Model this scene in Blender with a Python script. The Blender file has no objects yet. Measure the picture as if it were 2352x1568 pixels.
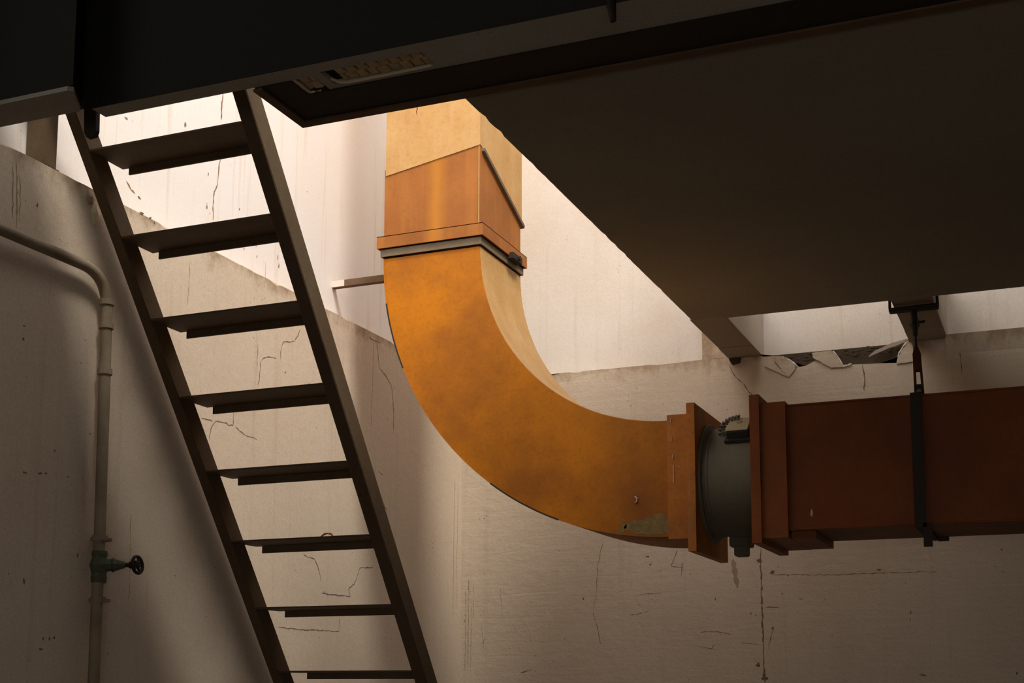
import bpy, bmesh, math, random
from mathutils import Vector, Matrix
random.seed(7)
PI = math.pi
sc = bpy.context.scene
COL = sc.collection

# ------------------------------------------------------------------ camera
cam_d = bpy.data.cameras.new('camera')
cam_d.sensor_fit = 'HORIZONTAL'
cam_d.sensor_width = 36.0
cam_d.lens = 47.054
cam_d.shift_y = 0.16218
cam_d.clip_start = 0.05
cam = bpy.data.objects.new('camera', cam_d)
COL.objects.link(cam)
yaw, pit, rol = math.radians(22.432), math.radians(7.716), math.radians(0.0866)
cam.rotation_euler = (Matrix.Rotation(yaw, 3, 'Z') @ Matrix.Rotation(PI/2 + pit, 3, 'X') @ Matrix.Rotation(rol, 3, 'Z')).to_euler()
cam.location = (0, 0, 0)
sc.camera = cam

# ------------------------------------------------------------------ sky, sun, exposure
W = bpy.data.worlds.new('overcast_sky')
sc.world = W
W.use_nodes = True
bgn = W.node_tree.nodes['Background']
bgn.inputs[0].default_value = (1.0, 0.93, 0.89, 1)
bgn.inputs[1].default_value = 3.0
sun_d = bpy.data.lights.new('hazy_sun', 'SUN')
sun_d.energy = 2.7
sun_d.angle = math.radians(13)
sun_d.color = (1.0, 0.93, 0.84)
sun = bpy.data.objects.new('hazy_sun', sun_d)
COL.objects.link(sun)
sun.rotation_euler = Vector((-0.62, 0.50, -1.0)).to_track_quat('-Z', 'Y').to_euler()
sc.view_settings.view_transform = 'Standard'
sc.view_settings.look = 'None'
sc.view_settings.exposure = 0.0
sc.view_settings.gamma = 1.0
sc.view_settings.use_curve_mapping = False
sc.cycles.use_denoising = True
sc.cycles.max_bounces = 10
sc.cycles.diffuse_bounces = 7

# ------------------------------------------------------------------ materials
def nd(nt, t, **kw):
    n = nt.nodes.new(t)
    for k, v in kw.items():
        setattr(n, k, v)
    return n

def plaster(name, base, dirt, warm, rough=0.9, streak=0.35, blotch=0.45, bump=0.25, pits=0.5, seed=0.0, ledge=None, trowel=0.0):
    """limewashed concrete: soft blotches, run-down streaks, fine pores"""
    m = bpy.data.materials.new(name); m.use_nodes = True
    nt = m.node_tree; L = nt.links.new
    b = nt.nodes['Principled BSDF']
    b.inputs['Roughness'].default_value = rough
    b.inputs['Specular IOR Level'].default_value = 0.2
    tc = nd(nt, 'ShaderNodeTexCoord')
    off = nd(nt, 'ShaderNodeMapping'); off.inputs['Location'].default_value = (seed, seed*1.7, seed*0.6)
    L(tc.outputs['Object'], off.inputs['Vector'])
    n1 = nd(nt, 'ShaderNodeTexNoise'); n1.inputs['Scale'].default_value = 1.3; n1.inputs['Detail'].default_value = 6; n1.inputs['Roughness'].default_value = 0.62
    L(off.outputs[0], n1.inputs['Vector'])
    r1 = nd(nt, 'ShaderNodeMapRange'); r1.inputs[1].default_value = 0.42; r1.inputs[2].default_value = 0.72; r1.inputs[3].default_value = 0; r1.inputs[4].default_value = blotch
    L(n1.outputs['Fac'], r1.inputs[0])
    mx1 = nd(nt, 'ShaderNodeMix', data_type='RGBA'); mx1.inputs[6].default_value = (*base, 1); mx1.inputs[7].default_value = (*warm, 1)
    L(r1.outputs[0], mx1.inputs[0])
    mp = nd(nt, 'ShaderNodeMapping'); mp.inputs['Scale'].default_value = (16, 16, 0.55); mp.inputs['Location'].default_value = (seed*2, seed, 0)
    L(tc.outputs['Object'], mp.inputs['Vector'])
    n2 = nd(nt, 'ShaderNodeTexNoise'); n2.inputs['Scale'].default_value = 1.0; n2.inputs['Detail'].default_value = 5; n2.inputs['Roughness'].default_value = 0.7
    L(mp.outputs[0], n2.inputs['Vector'])
    r2 = nd(nt, 'ShaderNodeMapRange'); r2.inputs[1].default_value = 0.55; r2.inputs[2].default_value = 0.78; r2.inputs[3].default_value = 0; r2.inputs[4].default_value = streak
    L(n2.outputs['Fac'], r2.inputs[0])
    mx2 = nd(nt, 'ShaderNodeMix', data_type='RGBA'); mx2.inputs[7].default_value = (*dirt, 1)
    L(r2.outputs[0], mx2.inputs[0]); L(mx1.outputs[2], mx2.inputs[6])
    v = nd(nt, 'ShaderNodeTexVoronoi'); v.inputs['Scale'].default_value = 34; v.inputs['Randomness'].default_value = 1
    L(off.outputs[0], v.inputs['Vector'])
    n4 = nd(nt, 'ShaderNodeTexNoise'); n4.inputs['Scale'].default_value = 5; L(off.outputs[0], n4.inputs['Vector'])
    r4 = nd(nt, 'ShaderNodeMapRange'); r4.inputs[1].default_value = 0.45; r4.inputs[2].default_value = 0.75; r4.inputs[3].default_value = 0.0; r4.inputs[4].default_value = 0.16
    L(n4.outputs['Fac'], r4.inputs[0])
    lt = nd(nt, 'ShaderNodeMath', operation='LESS_THAN'); L(v.outputs['Distance'], lt.inputs[0]); L(r4.outputs[0], lt.inputs[1])
    pm = nd(nt, 'ShaderNodeMath', operation='MULTIPLY'); L(lt.outputs[0], pm.inputs[0]); pm.inputs[1].default_value = pits
    mx3 = nd(nt, 'ShaderNodeMix', data_type='RGBA'); mx3.inputs[7].default_value = (dirt[0]*.45, dirt[1]*.4, dirt[2]*.35, 1)
    L(pm.outputs[0], mx3.inputs[0]); L(mx2.outputs[2], mx3.inputs[6])
    n3 = nd(nt, 'ShaderNodeTexNoise'); n3.inputs['Scale'].default_value = 170; n3.inputs['Detail'].default_value = 3
    L(off.outputs[0], n3.inputs['Vector'])
    ov = nd(nt, 'ShaderNodeMix', data_type='RGBA', blend_type='OVERLAY'); ov.inputs[0].default_value = 0.22
    L(mx3.outputs[2], ov.inputs[6]); L(n3.outputs['Fac'], ov.inputs[7])
    last = ov.outputs[2]
    if ledge is not None:          # grime that has run down from the ledge at this height
        sp = nd(nt, 'ShaderNodeSeparateXYZ'); L(tc.outputs['Object'], sp.inputs[0])
        rz = nd(nt, 'ShaderNodeMapRange'); rz.inputs[1].default_value = ledge-0.15; rz.inputs[2].default_value = ledge; rz.inputs[3].default_value = 0.0; rz.inputs[4].default_value = 1.0
        L(sp.outputs[2], rz.inputs[0])
        m6 = nd(nt, 'ShaderNodeMapping'); m6.inputs['Scale'].default_value = (9, 9, 5); m6.inputs['Location'].default_value = (seed, 3, 1)
        L(tc.outputs['Object'], m6.inputs['Vector'])
        n6 = nd(nt, 'ShaderNodeTexNoise'); n6.inputs['Scale'].default_value = 1; n6.inputs['Detail'].default_value = 8; n6.inputs['Roughness'].default_value = 0.72
        L(m6.outputs[0], n6.inputs['Vector'])
        ad = nd(nt, 'ShaderNodeMath', operation='MULTIPLY_ADD'); L(rz.outputs[0], ad.inputs[0]); ad.inputs[1].default_value = 0.42; L(n6.outputs['Fac'], ad.inputs[2])
        r6 = nd(nt, 'ShaderNodeMapRange'); r6.inputs[1].default_value = 0.78; r6.inputs[2].default_value = 1.0; r6.inputs[3].default_value = 0; r6.inputs[4].default_value = 0.7
        L(ad.outputs[0], r6.inputs[0])
        x6 = nd(nt, 'ShaderNodeMix', data_type='RGBA'); x6.inputs[7].default_value = (0.27, 0.165, 0.08, 1)
        L(r6.outputs[0], x6.inputs[0]); L(last, x6.inputs[6]); last = x6.outputs[2]
    L(last, b.inputs['Base Color'])
    hs = nd(nt, 'ShaderNodeMath', operation='SUBTRACT'); 
    n5 = nd(nt, 'ShaderNodeTexNoise'); n5.inputs['Scale'].default_value = 22; n5.inputs['Detail'].default_value = 8; n5.inputs['Roughness'].default_value = 0.65
    L(off.outputs[0], n5.inputs['Vector'])
    L(n5.outputs['Fac'], hs.inputs[0]); L(pm.outputs[0], hs.inputs[1])
    bp = nd(nt, 'ShaderNodeBump'); bp.inputs['Strength'].default_value = bump; bp.inputs['Distance'].default_value = 0.006
    hh = hs.outputs[0]
    if trowel:
        m7 = nd(nt, 'ShaderNodeMapping'); m7.inputs['Scale'].default_value = (4, 4, 34); L(tc.outputs['Object'], m7.inputs['Vector'])
        n7 = nd(nt, 'ShaderNodeTexNoise'); n7.inputs['Scale'].default_value = 1; n7.inputs['Detail'].default_value = 4; n7.inputs['Distortion'].default_value = 0.8; L(m7.outputs[0], n7.inputs['Vector'])
        a7 = nd(nt, 'ShaderNodeMath', operation='MULTIPLY_ADD'); L(n7.outputs['Fac'], a7.inputs[0]); a7.inputs[1].default_value = trowel; L(hh, a7.inputs[2]); hh = a7.outputs[0]
    L(hh, bp.inputs['Height']); L(bp.outputs[0], b.inputs['Normal'])
    return m

def painted(name, base, rust, dust, rough=0.6, rust_amt=0.6, dust_amt=0.2, scale=3.0, metal=0.0, bump=0.15, streak=0.3, seed=0.0):
    """old paint over rusting sheet steel"""
    m = bpy.data.materials.new(name); m.use_nodes = True
    nt = m.node_tree; L = nt.links.new
    b = nt.nodes['Principled BSDF']
    b.inputs['Roughness'].default_value = rough; b.inputs['Metallic'].default_value = metal
    b.inputs['Specular IOR Level'].default_value = 0.18
    tc = nd(nt, 'ShaderNodeTexCoord')
    mp0 = nd(nt, 'ShaderNodeMapping'); mp0.inputs['Location'].default_value = (seed, seed*1.3, seed*.7)
    L(tc.outputs['Object'], mp0.inputs['Vector'])
    n1 = nd(nt, 'ShaderNodeTexNoise'); n1.inputs['Scale'].default_value = scale; n1.inputs['Detail'].default_value = 7; n1.inputs['Roughness'].default_value = 0.6
    L(mp0.outputs[0], n1.inputs['Vector'])
    r1 = nd(nt, 'ShaderNodeMapRange'); r1.inputs[1].default_value = 0.38; r1.inputs[2].default_value = 0.7; r1.inputs[3].default_value = 0; r1.inputs[4].default_value = rust_amt
    L(n1.outputs['Fac'], r1.inputs[0])
    a = nd(nt, 'ShaderNodeMix', data_type='RGBA'); a.inputs[6].default_value = (*base, 1); a.inputs[7].default_value = (*rust, 1)
    L(r1.outputs[0], a.inputs[0])
    mp = nd(nt, 'ShaderNodeMapping'); mp.inputs['Scale'].default_value = (14, 14, 0.9); mp.inputs['Location'].default_value = (seed, 0, 0)
    L(tc.outputs['Object'], mp.inputs['Vector'])
    n2 = nd(nt, 'ShaderNodeTexNoise'); n2.inputs['Scale'].default_value = 1; n2.inputs['Detail'].default_value = 5
    L(mp.outputs[0], n2.inputs['Vector'])
    r2 = nd(nt, 'ShaderNodeMapRange'); r2.inputs[1].default_value = 0.5; r2.inputs[2].default_value = 0.75; r2.inputs[3].default_value = 0; r2.inputs[4].default_value = streak
    L(n2.outputs['Fac'], r2.inputs[0])
    c = nd(nt, 'ShaderNodeMix', data_type='RGBA'); c.inputs[7].default_value = (*dust, 1)
    L(r2.outputs[0], c.inputs[0]); L(a.outputs[2], c.inputs[6])
    n3 = nd(nt, 'ShaderNodeTexNoise'); n3.inputs['Scale'].default_value = 60; n3.inputs['Detail'].default_value = 4; n3.inputs['Roughness'].default_value = 0.7
    L(mp0.outputs[0], n3.inputs['Vector'])
    r3 = nd(nt, 'ShaderNodeMapRange'); r3.inputs[1].default_value = 0.5; r3.inputs[2].default_value = 0.75; r3.inputs[3].default_value = 0; r3.inputs[4].default_value = dust_amt
    L(n3.outputs['Fac'], r3.inputs[0])
    d = nd(nt, 'ShaderNodeMix', data_type='RGBA'); d.inputs[7].default_value = (rust[0]*.5, rust[1]*.5, rust[2]*.5, 1)
    L(r3.outputs[0], d.inputs[0]); L(c.outputs[2], d.inputs[6])
    L(d.outputs[2], b.inputs['Base Color'])
    bp = nd(nt, 'ShaderNodeBump'); bp.inputs['Strength'].default_value = bump; bp.inputs['Distance'].default_value = 0.003
    L(n3.outputs['Fac'], bp.inputs['Height']); L(bp.outputs[0], b.inputs['Normal'])
    return m

M = {}
M['wall_low'] = plaster('limewash_lower', (0.62, 0.515, 0.395), (0.34, 0.235, 0.145), (0.53, 0.41, 0.30), seed=1.0, ledge=1.55, bump=0.35)
M['wall_up'] = plaster('limewash_upper', (0.80, 0.76, 0.72), (0.55, 0.40, 0.25), (0.75, 0.65, 0.53), streak=0.75, blotch=0.5, pits=0.2, bump=0.15, seed=4.0)
M['wall_back'] = plaster('limewash_back', (0.58, 0.485, 0.37), (0.27, 0.19, 0.12), (0.47, 0.37, 0.27), streak=0.3, blotch=0.6, pits=0.7, bump=0.55, seed=7.0, ledge=1.53, trowel=0.5)
M['wall_up_back'] = plaster('limewash_upper_back', (0.70, 0.645, 0.575), (0.48, 0.35, 0.22), (0.60, 0.49, 0.37), streak=0.4, blotch=0.7, pits=0.25, bump=0.15, seed=5.0)
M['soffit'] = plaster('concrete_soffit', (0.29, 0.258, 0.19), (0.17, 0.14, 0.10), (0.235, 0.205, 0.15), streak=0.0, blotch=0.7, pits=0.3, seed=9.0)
M['beam'] = plaster('concrete_beam', (0.34, 0.28, 0.205), (0.2, 0.15, 0.1), (0.27, 0.22, 0.16), streak=0.0, seed=12.0)
M['beam_pale'] = plaster('whitewashed_beam_side', (0.72, 0.65, 0.56), (0.4, 0.28, 0.18), (0.6, 0.5, 0.4), streak=0.1, seed=13.0)  # light on the beam sides put into the colour; also pale plaster
M['near'] = plaster('sooty_concrete', (0.030, 0.029, 0.024), (0.02, 0.019, 0.015), (0.025, 0.024, 0.019), streak=0.1, seed=15.0)  # shade of the dark near room is put into this colour
M['near_plaster'] = plaster('grey_ceiling_plaster', (0.42, 0.395, 0.32), (0.25, 0.22, 0.17), (0.34, 0.31, 0.24), streak=0.0, seed=16.0)
M['raw_plaster'] = plaster('raw_broken_plaster', (0.82, 0.70, 0.46), (0.3, 0.24, 0.15), (0.45, 0.36, 0.22), streak=0.0, seed=17.0)
M['rubble'] = plaster('exposed_rubble', (0.045, 0.032, 0.020), (0.022, 0.016, 0.011), (0.085, 0.06, 0.038), blotch=0.9, bump=1.0, pits=0.9, seed=18.0)
M['floor'] = plaster('dusty_floor', (0.09, 0.075, 0.058), (0.05, 0.04, 0.03), (0.07, 0.06, 0.045), streak=0, seed=19.0)
M['clay'] = painted('clay_lath_brick', (0.62, 0.46, 0.24), (0.45, 0.32, 0.17), (0.6, 0.5, 0.26), rough=0.95, scale=30, streak=0.2)
M['dark_steel'] = painted('dark_steel', (0.030, 0.025, 0.019), (0.05, 0.03, 0.018), (0.05, 0.04, 0.03), rough=0.75, scale=8)
M['brown_steel'] = painted('brown_steel_edge', (0.17, 0.10, 0.055), (0.07, 0.04, 0.022), (0.14, 0.1, 0.06), rough=0.75, scale=8)
M['ladder'] = painted('rusty_ladder_steel', (0.125, 0.085, 0.048), (0.085, 0.048, 0.024), (0.15, 0.105, 0.06), rough=0.7, scale=5, dust_amt=0.4)
M['orange'] = painted('orange_duct_paint', (0.54, 0.178, 0.005), (0.25, 0.080, 0.013), (0.42, 0.16, 0.014), scale=2.4, rust_amt=1.0, streak=0.15, dust_amt=0.3, seed=2.0)
M['hood'] = painted('orange_brown_hood_paint', (0.37, 0.135, 0.030), (0.24, 0.08, 0.02), (0.50, 0.20, 0.035), scale=4, rust_amt=0.7, streak=0.6, seed=3.0)
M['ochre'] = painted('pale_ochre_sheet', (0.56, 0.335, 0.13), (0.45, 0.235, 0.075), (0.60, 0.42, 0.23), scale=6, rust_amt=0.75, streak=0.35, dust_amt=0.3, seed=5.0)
M['grey_band'] = painted('grey_gasket', (0.20, 0.155, 0.10), (0.13, 0.09, 0.05), (0.2, 0.16, 0.11), scale=10)
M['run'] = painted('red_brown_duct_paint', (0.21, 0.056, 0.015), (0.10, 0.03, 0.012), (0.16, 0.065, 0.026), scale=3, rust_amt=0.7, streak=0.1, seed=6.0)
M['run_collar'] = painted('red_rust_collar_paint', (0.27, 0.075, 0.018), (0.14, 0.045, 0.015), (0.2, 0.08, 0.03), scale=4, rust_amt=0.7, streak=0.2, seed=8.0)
M['collar'] = painted('orange_collar_paint', (0.52, 0.17, 0.022), (0.26, 0.085, 0.02), (0.45, 0.25, 0.10), scale=6, rust_amt=0.85, streak=0.35, dust_amt=0.4, seed=10.0)
M['drum'] = painted('grey_green_drum_paint', (0.17, 0.145, 0.095), (0.12, 0.10, 0.065), (0.30, 0.25, 0.16), scale=4, streak=0.1, seed=11.0)
M['box_lid'] = painted('dusty_box_plastic', (0.46, 0.38, 0.22), (0.36, 0.29, 0.16), (0.45, 0.38, 0.25), scale=14)
M['box_dark'] = painted('dark_box_plastic', (0.045, 0.042, 0.035), (0.03, 0.028, 0.022), (0.07, 0.06, 0.05), scale=14)
M['cable'] = painted('grey_cable', (0.21, 0.18, 0.13), (0.12, 0.1, 0.07), (0.3, 0.25, 0.18), scale=20)
M['red_steel'] = painted('red_brown_turnbuckle', (0.10, 0.032, 0.016), (0.05, 0.02, 0.012), (0.09, 0.04, 0.02), scale=12)
M['pipe'] = painted('whitewashed_pipe', (0.34, 0.27, 0.185), (0.17, 0.12, 0.075), (0.22, 0.17, 0.11), scale=7, streak=0.4, rust_amt=0.7)
M['verdigris'] = painted('green_brass', (0.085, 0.10, 0.062), (0.12, 0.085, 0.035), (0.05, 0.08, 0.075), scale=22)
M['black_iron'] = painted('black_iron', (0.025, 0.02, 0.016), (0.04, 0.022, 0.014), (0.04, 0.03, 0.02), scale=16)
M['crack'] = painted('crack_dirt', (0.20, 0.14, 0.085), (0.12, 0.078, 0.045), (0.30, 0.22, 0.14), rough=1, scale=30)
M['stain'] = painted('brown_stain', (0.30, 0.19, 0.10), (0.22, 0.13, 0.07), (0.36, 0.24, 0.14), rough=1, scale=25)
M['stain2'] = painted('faint_brown_run', (0.36, 0.27, 0.18), (0.30, 0.21, 0.13), (0.42, 0.32, 0.22), rough=1, scale=25)
M['peel'] = painted('olive_bare_metal', (0.26, 0.17, 0.055), (0.15, 0.10, 0.045), (0.32, 0.2, 0.07), scale=28, rust_amt=0.9, dust_amt=0.6)
M['paint_drip'] = painted('pale_paint_drip', (0.62, 0.45, 0.33), (0.5, 0.36, 0.26), (0.6, 0.5, 0.4), scale=20)
M['scrap'] = painted('red_orange_scrap', (0.65, 0.14, 0.04), (0.4, 0.1, 0.03), (0.7, 0.3, 0.1), scale=20)

def add_run(m, x, w, col):
    """a vertical run of brighter rust at one place on the sheet (object x)"""
    nt = m.node_tree; L = nt.links.new; b = nt.nodes['Principled BSDF']
    src = b.inputs['Base Color'].links[0].from_socket
    tc = nd(nt, 'ShaderNodeTexCoord'); sp = nd(nt, 'ShaderNodeSeparateXYZ'); L(tc.outputs['Object'], sp.inputs[0])
    nz = nd(nt, 'ShaderNodeTexNoise'); nz.inputs['Scale'].default_value = 9; L(tc.outputs['Object'], nz.inputs['Vector'])
    wob = nd(nt, 'ShaderNodeMath', operation='MULTIPLY_ADD'); L(nz.outputs['Fac'], wob.inputs[0]); wob.inputs[1].default_value = 0.03; L(sp.outputs[0], wob.inputs[2])
    d = nd(nt, 'ShaderNodeMath', operation='SUBTRACT'); L(wob.outputs[0], d.inputs[0]); d.inputs[1].default_value = x + 0.015
    ab = nd(nt, 'ShaderNodeMath', operation='ABSOLUTE'); L(d.outputs[0], ab.inputs[0])
    r = nd(nt, 'ShaderNodeMapRange'); r.inputs[1].default_value = 0.0; r.inputs[2].default_value = w; r.inputs[3].default_value = 0.75; r.inputs[4].default_value = 0.0
    L(ab.outputs[0], r.inputs[0])
    mx = nd(nt, 'ShaderNodeMix', data_type='RGBA'); mx.inputs[7].default_value = (*col, 1)
    L(r.outputs[0], mx.inputs[0]); L(src, mx.inputs[6]); L(mx.outputs[2], b.inputs['Base Color'])
add_run(M['hood'], 0.022, 0.055, (0.50, 0.20, 0.022))

# ------------------------------------------------------------------ mesh helpers (all given in metres of the room)
def link(name, bm, mat, parent=None, origin=None, smooth=False, kind=None, label=None, bevel=0):
    if bevel:
        bmesh.ops.remove_doubles(bm, verts=bm.verts, dist=1e-6)
        es = [e for e in bm.edges if len(e.link_faces) == 2 and e.calc_face_angle(0) > 0.6]
        bmesh.ops.bevel(bm, geom=es, offset=bevel, segments=1, affect='EDGES', clamp_overlap=True)
    bmesh.ops.recalc_face_normals(bm, faces=bm.faces)
    o0 = Vector(origin) if origin is not None else (parent.matrix_world_loc if False else None)
    if o0 is None:
        o0 = Vector((0, 0, 0))
        if parent is not None:
            o0 = world_loc(parent)
    bmesh.ops.translate(bm, verts=bm.verts, vec=-o0)
    me = bpy.data.meshes.new(name)
    bm.to_mesh(me); bm.free()
    if smooth:
        for p in me.polygons: p.use_smooth = True
    me.materials.append(mat)
    o = bpy.data.objects.new(name, me)
    COL.objects.link(o)
    if parent is not None:
        o.parent = parent
        o.location = o0 - world_loc(parent)
    else:
        o.location = o0
    if kind: o['kind'] = kind
    if label: o['label'] = label
    return o

def world_loc(o):
    v = Vector(o.location)
    while o.parent is not None:
        o = o.parent; v = v + Vector(o.location)
    return v

def struct(o, label):
    o['kind'] = 'structure'; o['label'] = label; o['category'] = {'w': 'wall', 'f': 'floor', 'c': 'ceiling', 't': 'trim'}[o.name[0]]
    return o

def thing(name, label, cat, loc, group=None):
    o = bpy.data.objects.new(name, None); COL.objects.link(o)
    o.empty_display_size = 0.05
    o.location = loc; o['label'] = label; o['category'] = cat
    if group: o['group'] = group
    return o

def NB(): return bmesh.new()

def box(bm, x0, x1, y0, y1, z0, z1):
    vs = [bm.verts.new((x, y, z)) for x in (x0, x1) for y in (y0, y1) for z in (z0, z1)]
    for f in ((0,1,3,2), (4,6,7,5), (0,4,5,1), (2,3,7,6), (0,2,6,4), (1,5,7,3)):
        bm.faces.new([vs[i] for i in f])
    return bm

def hexa(bm, pts):
    """eight corners: bottom ring then top ring"""
    vs = [bm.verts.new(p) for p in pts]
    for f in ((3,2,1,0), (4,5,6,7), (0,1,5,4), (1,2,6,5), (2,3,7,6), (3,0,4,7)):
        bm.faces.new([vs[i] for i in f])
    return bm

def prism(bm, pts, d):
    """flat outline pushed along the vector d"""
    d = Vector(d)
    a = [bm.verts.new(p) for p in pts]; b = [bm.verts.new(Vector(p) + d) for p in pts]
    n = len(pts)
    bm.faces.new(a); bm.faces.new(list(reversed(b)))
    for i in range(n):
        j = (i+1) % n
        bm.faces.new((a[i], b[i], b[j], a[j]))
    return bm

def tube(bm, path, r, seg=10, cap=True):
    path = [Vector(p) for p in path]
    rs = r if isinstance(r, (list, tuple)) else [r]*len(path)
    prev = None; rings = []
    u = None
    for i, p in enumerate(path):
        t = (path[min(i+1, len(path)-1)] - path[max(i-1, 0)]).normalized()
        if u is None:
            u = t.orthogonal().normalized()
        else:
            u = (u - t*u.dot(t)).normalized()
        w = t.cross(u)
        ring = [bm.verts.new(p + (u*math.cos(2*PI*k/seg) + w*math.sin(2*PI*k/seg))*rs[i]) for k in range(seg)]
        if prev:
            for k in range(seg):
                bm.faces.new((prev[k], prev[(k+1) % seg], ring[(k+1) % seg], ring[k]))
        prev = ring; rings.append(ring)
    if cap:
        bm.faces.new(list(reversed(rings[0]))); bm.faces.new(rings[-1])
    return bm

def bez(p0, p1, p2, n=8):
    p0, p1, p2 = Vector(p0), Vector(p1), Vector(p2)
    return [p0*(1-t)**2 + p1*2*t*(1-t) + p2*t*t for t in [i/n for i in range(n+1)]]

def torus(bm, c, axis, R, r, n=28, k=8):
    axis = Vector(axis).normalized(); u = axis.orthogonal().normalized(); w = axis.cross(u); c = Vector(c)
    rows = []
    for i in range(n):
        a = 2*PI*i/n; d = u*math.cos(a) + w*math.sin(a)
        rows.append([bm.verts.new(c + d*(R + r*math.cos(2*PI*j/k)) + axis*r*math.sin(2*PI*j/k)) for j in range(k)])
    for i in range(n):
        for j in range(k):
            bm.faces.new((rows[i][j], rows[(i+1) % n][j], rows[(i+1) % n][(j+1) % k], rows[i][(j+1) % k]))
    return bm

def disc(bm, c, axis, r, h, seg=12):
    axis = Vector(axis).normalized(); c = Vector(c)
    return tube(bm, [c, c + axis*h], r, seg)

def ragged(pts, n=5, amp=0.003, ax=(0, 1, 2)):
    """subdivide an outline and roughen it"""
    out = []
    for i in range(len(pts)):
        a, b = Vector(pts[i]), Vector(pts[(i+1) % len(pts)])
        for k in range(n):
            p = a.lerp(b, k/n)
            if k:
                for q in ax: p[q] += random.uniform(-amp, amp)
            out.append(p)
    return out

# ------------------------------------------------------------------ the setting
XL, XU = -2.75, -2.84           # left wall below and above its ledge
YB, YU = 6.0, 6.05              # back wall below and above its ledge
ZL, ZB, ZS = 1.55, 1.53, 1.526  # ledges, underside of the slab

def rough_ledge(x0, x1, y0, y1, z0, z1, axis, n=60):
    """wall block whose visible top arris is chipped; runs along axis"""
    bm = NB()
    N = n
    rows = []
    for i in range(N+1):
        t = i/N
        c = 0.0
        if 0 < i < N: c = random.choice((0, 0, 0.0015, 0.003, 0.006, 0.010))*random.random()
        if axis == 'y':
            y = y0 + (y1-y0)*t
            rows.append([(x0, y, z0), (x1, y, z0), (x1, y, z1-c*1.5), (x1-c, y, z1), (x0, y, z1)])
        else:
            x = x0 + (x1-x0)*t
            rows.append([(x, y1, z0), (x, y0, z0), (x, y0, z1-c*1.5), (x, y0+c, z1), (x, y1, z1)])
    vr = [[bm.verts.new(p) for p in r] for r in rows]
    for i in range(N):
        for k in range(5):
            bm.faces.new((vr[i][k], vr[i][(k+1) % 5], vr[i+1][(k+1) % 5], vr[i+1][k]))
    bm.faces.new(vr[0]); bm.faces.new(list(reversed(vr[-1])))
    return bm

wall_left = struct(link('wall_left', rough_ledge(-3.15, XL, -4.0, YB, -1.5, ZL, 'y', 220), M['wall_low']), 'stained limewashed left wall below the ledge, behind the steel ladder')
wall_left_upper = struct(link('wall_left_upper', box(NB(), -3.15, XU, 2.2, YU, ZL, 3.6), M['wall_up']), 'bright whitewashed left wall above the ledge, beside the tall duct')
wall_back_upper = struct(link('wall_back_upper', box(NB(), -3.15, 4.0, YU, 6.4, ZB, 3.6), M['wall_up_back']), 'pale back wall above the ledge, behind the orange elbow')
wall_right = struct(link('wall_right', box(NB(), 4.0, 4.2, -4.2, 6.4, -1.5, 3.6), M['near']), 'dark side wall out of view on the right')
bm = NB()
GX0, GX1, GZ = -0.4, 2.0, 0.35  # unseen gateway, added and sized to let in fill light
box(bm, -3.15, GX0, -2.0, -1.8, -1.5, 1.86); box(bm, GX1, 4.0, -2.0, -1.8, -1.5, 1.86); box(bm, GX0, GX1, -2.0, -1.8, GZ, 1.86)
wall_front = struct(link('wall_front', bm, M['near']), 'dark wall behind the viewpoint with an unseen gateway added for fill light')
floor = struct(link('floor', box(NB(), -3.15, 4.2, -4.2, 6.4, -1.7, -1.5), M['floor']), 'dusty dark floor below the view')

# back wall: rubble core and a plaster skin whose top is broken away between the beams
core = NB(); box(core, -2.75, 4.0, YB+0.03, 6.4, -1.5, ZB-0.003)
wall_back = struct(link('wall_back', core, M['rubble']), 'limewashed back wall with broken plaster edge behind the horizontal duct')
NOTCH = [(-1.2286, 1.5177), (-1.1525, 1.5146), (-1.1131, 1.4986), (-1.0839, 1.4775), (-1.0648, 1.4554), (-1.0352, 1.4568), (-1.0054, 1.4702), (-0.9758, 1.4816), (-0.9187, 1.442), (-0.8668, 1.4353), (-0.832, 1.4441), (-0.7938, 1.4425), (-0.7749, 1.4408), (-0.7087, 1.4386), (-0.6339, 1.4337), (-0.6274, 1.4587), (-0.6092, 1.4965), (-0.5897, 1.5203), (-0.5724, 1.5364)]
top = [(4.0, ZB), (-0.42, ZB)]
top += [(x, z) for x, z in reversed(NOTCH)]
top += [(-1.24, ZB), (XL, ZB)]
N_ = []
for i in range(len(top)):                     # chipped arris along the ledge
    N_.append(top[i])
    if i+1 < len(top) and abs(top[i][0]-top[i+1][0]) > 0.5:
        n = int(abs(top[i][0]-top[i+1][0])/0.04)
        for k in range(1, n):
            x = top[i][0] + (top[i+1][0]-top[i][0])*k/n
            N_.append((x, ZB - random.choice((0, 0, 0.002, 0.004, 0.008))*random.random()))
out = [(XL, -1.5), (4.0, -1.5)] + N_
skin = NB(); prism(skin, [(x, YB, z) for x, z in out], (0, 0.035, 0))
bmesh.ops.triangulate(skin, faces=[f for f in skin.faces if len(f.verts) > 4])
link('plaster_skin', skin, M['wall_back'], wall_back, kind=None)
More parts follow.
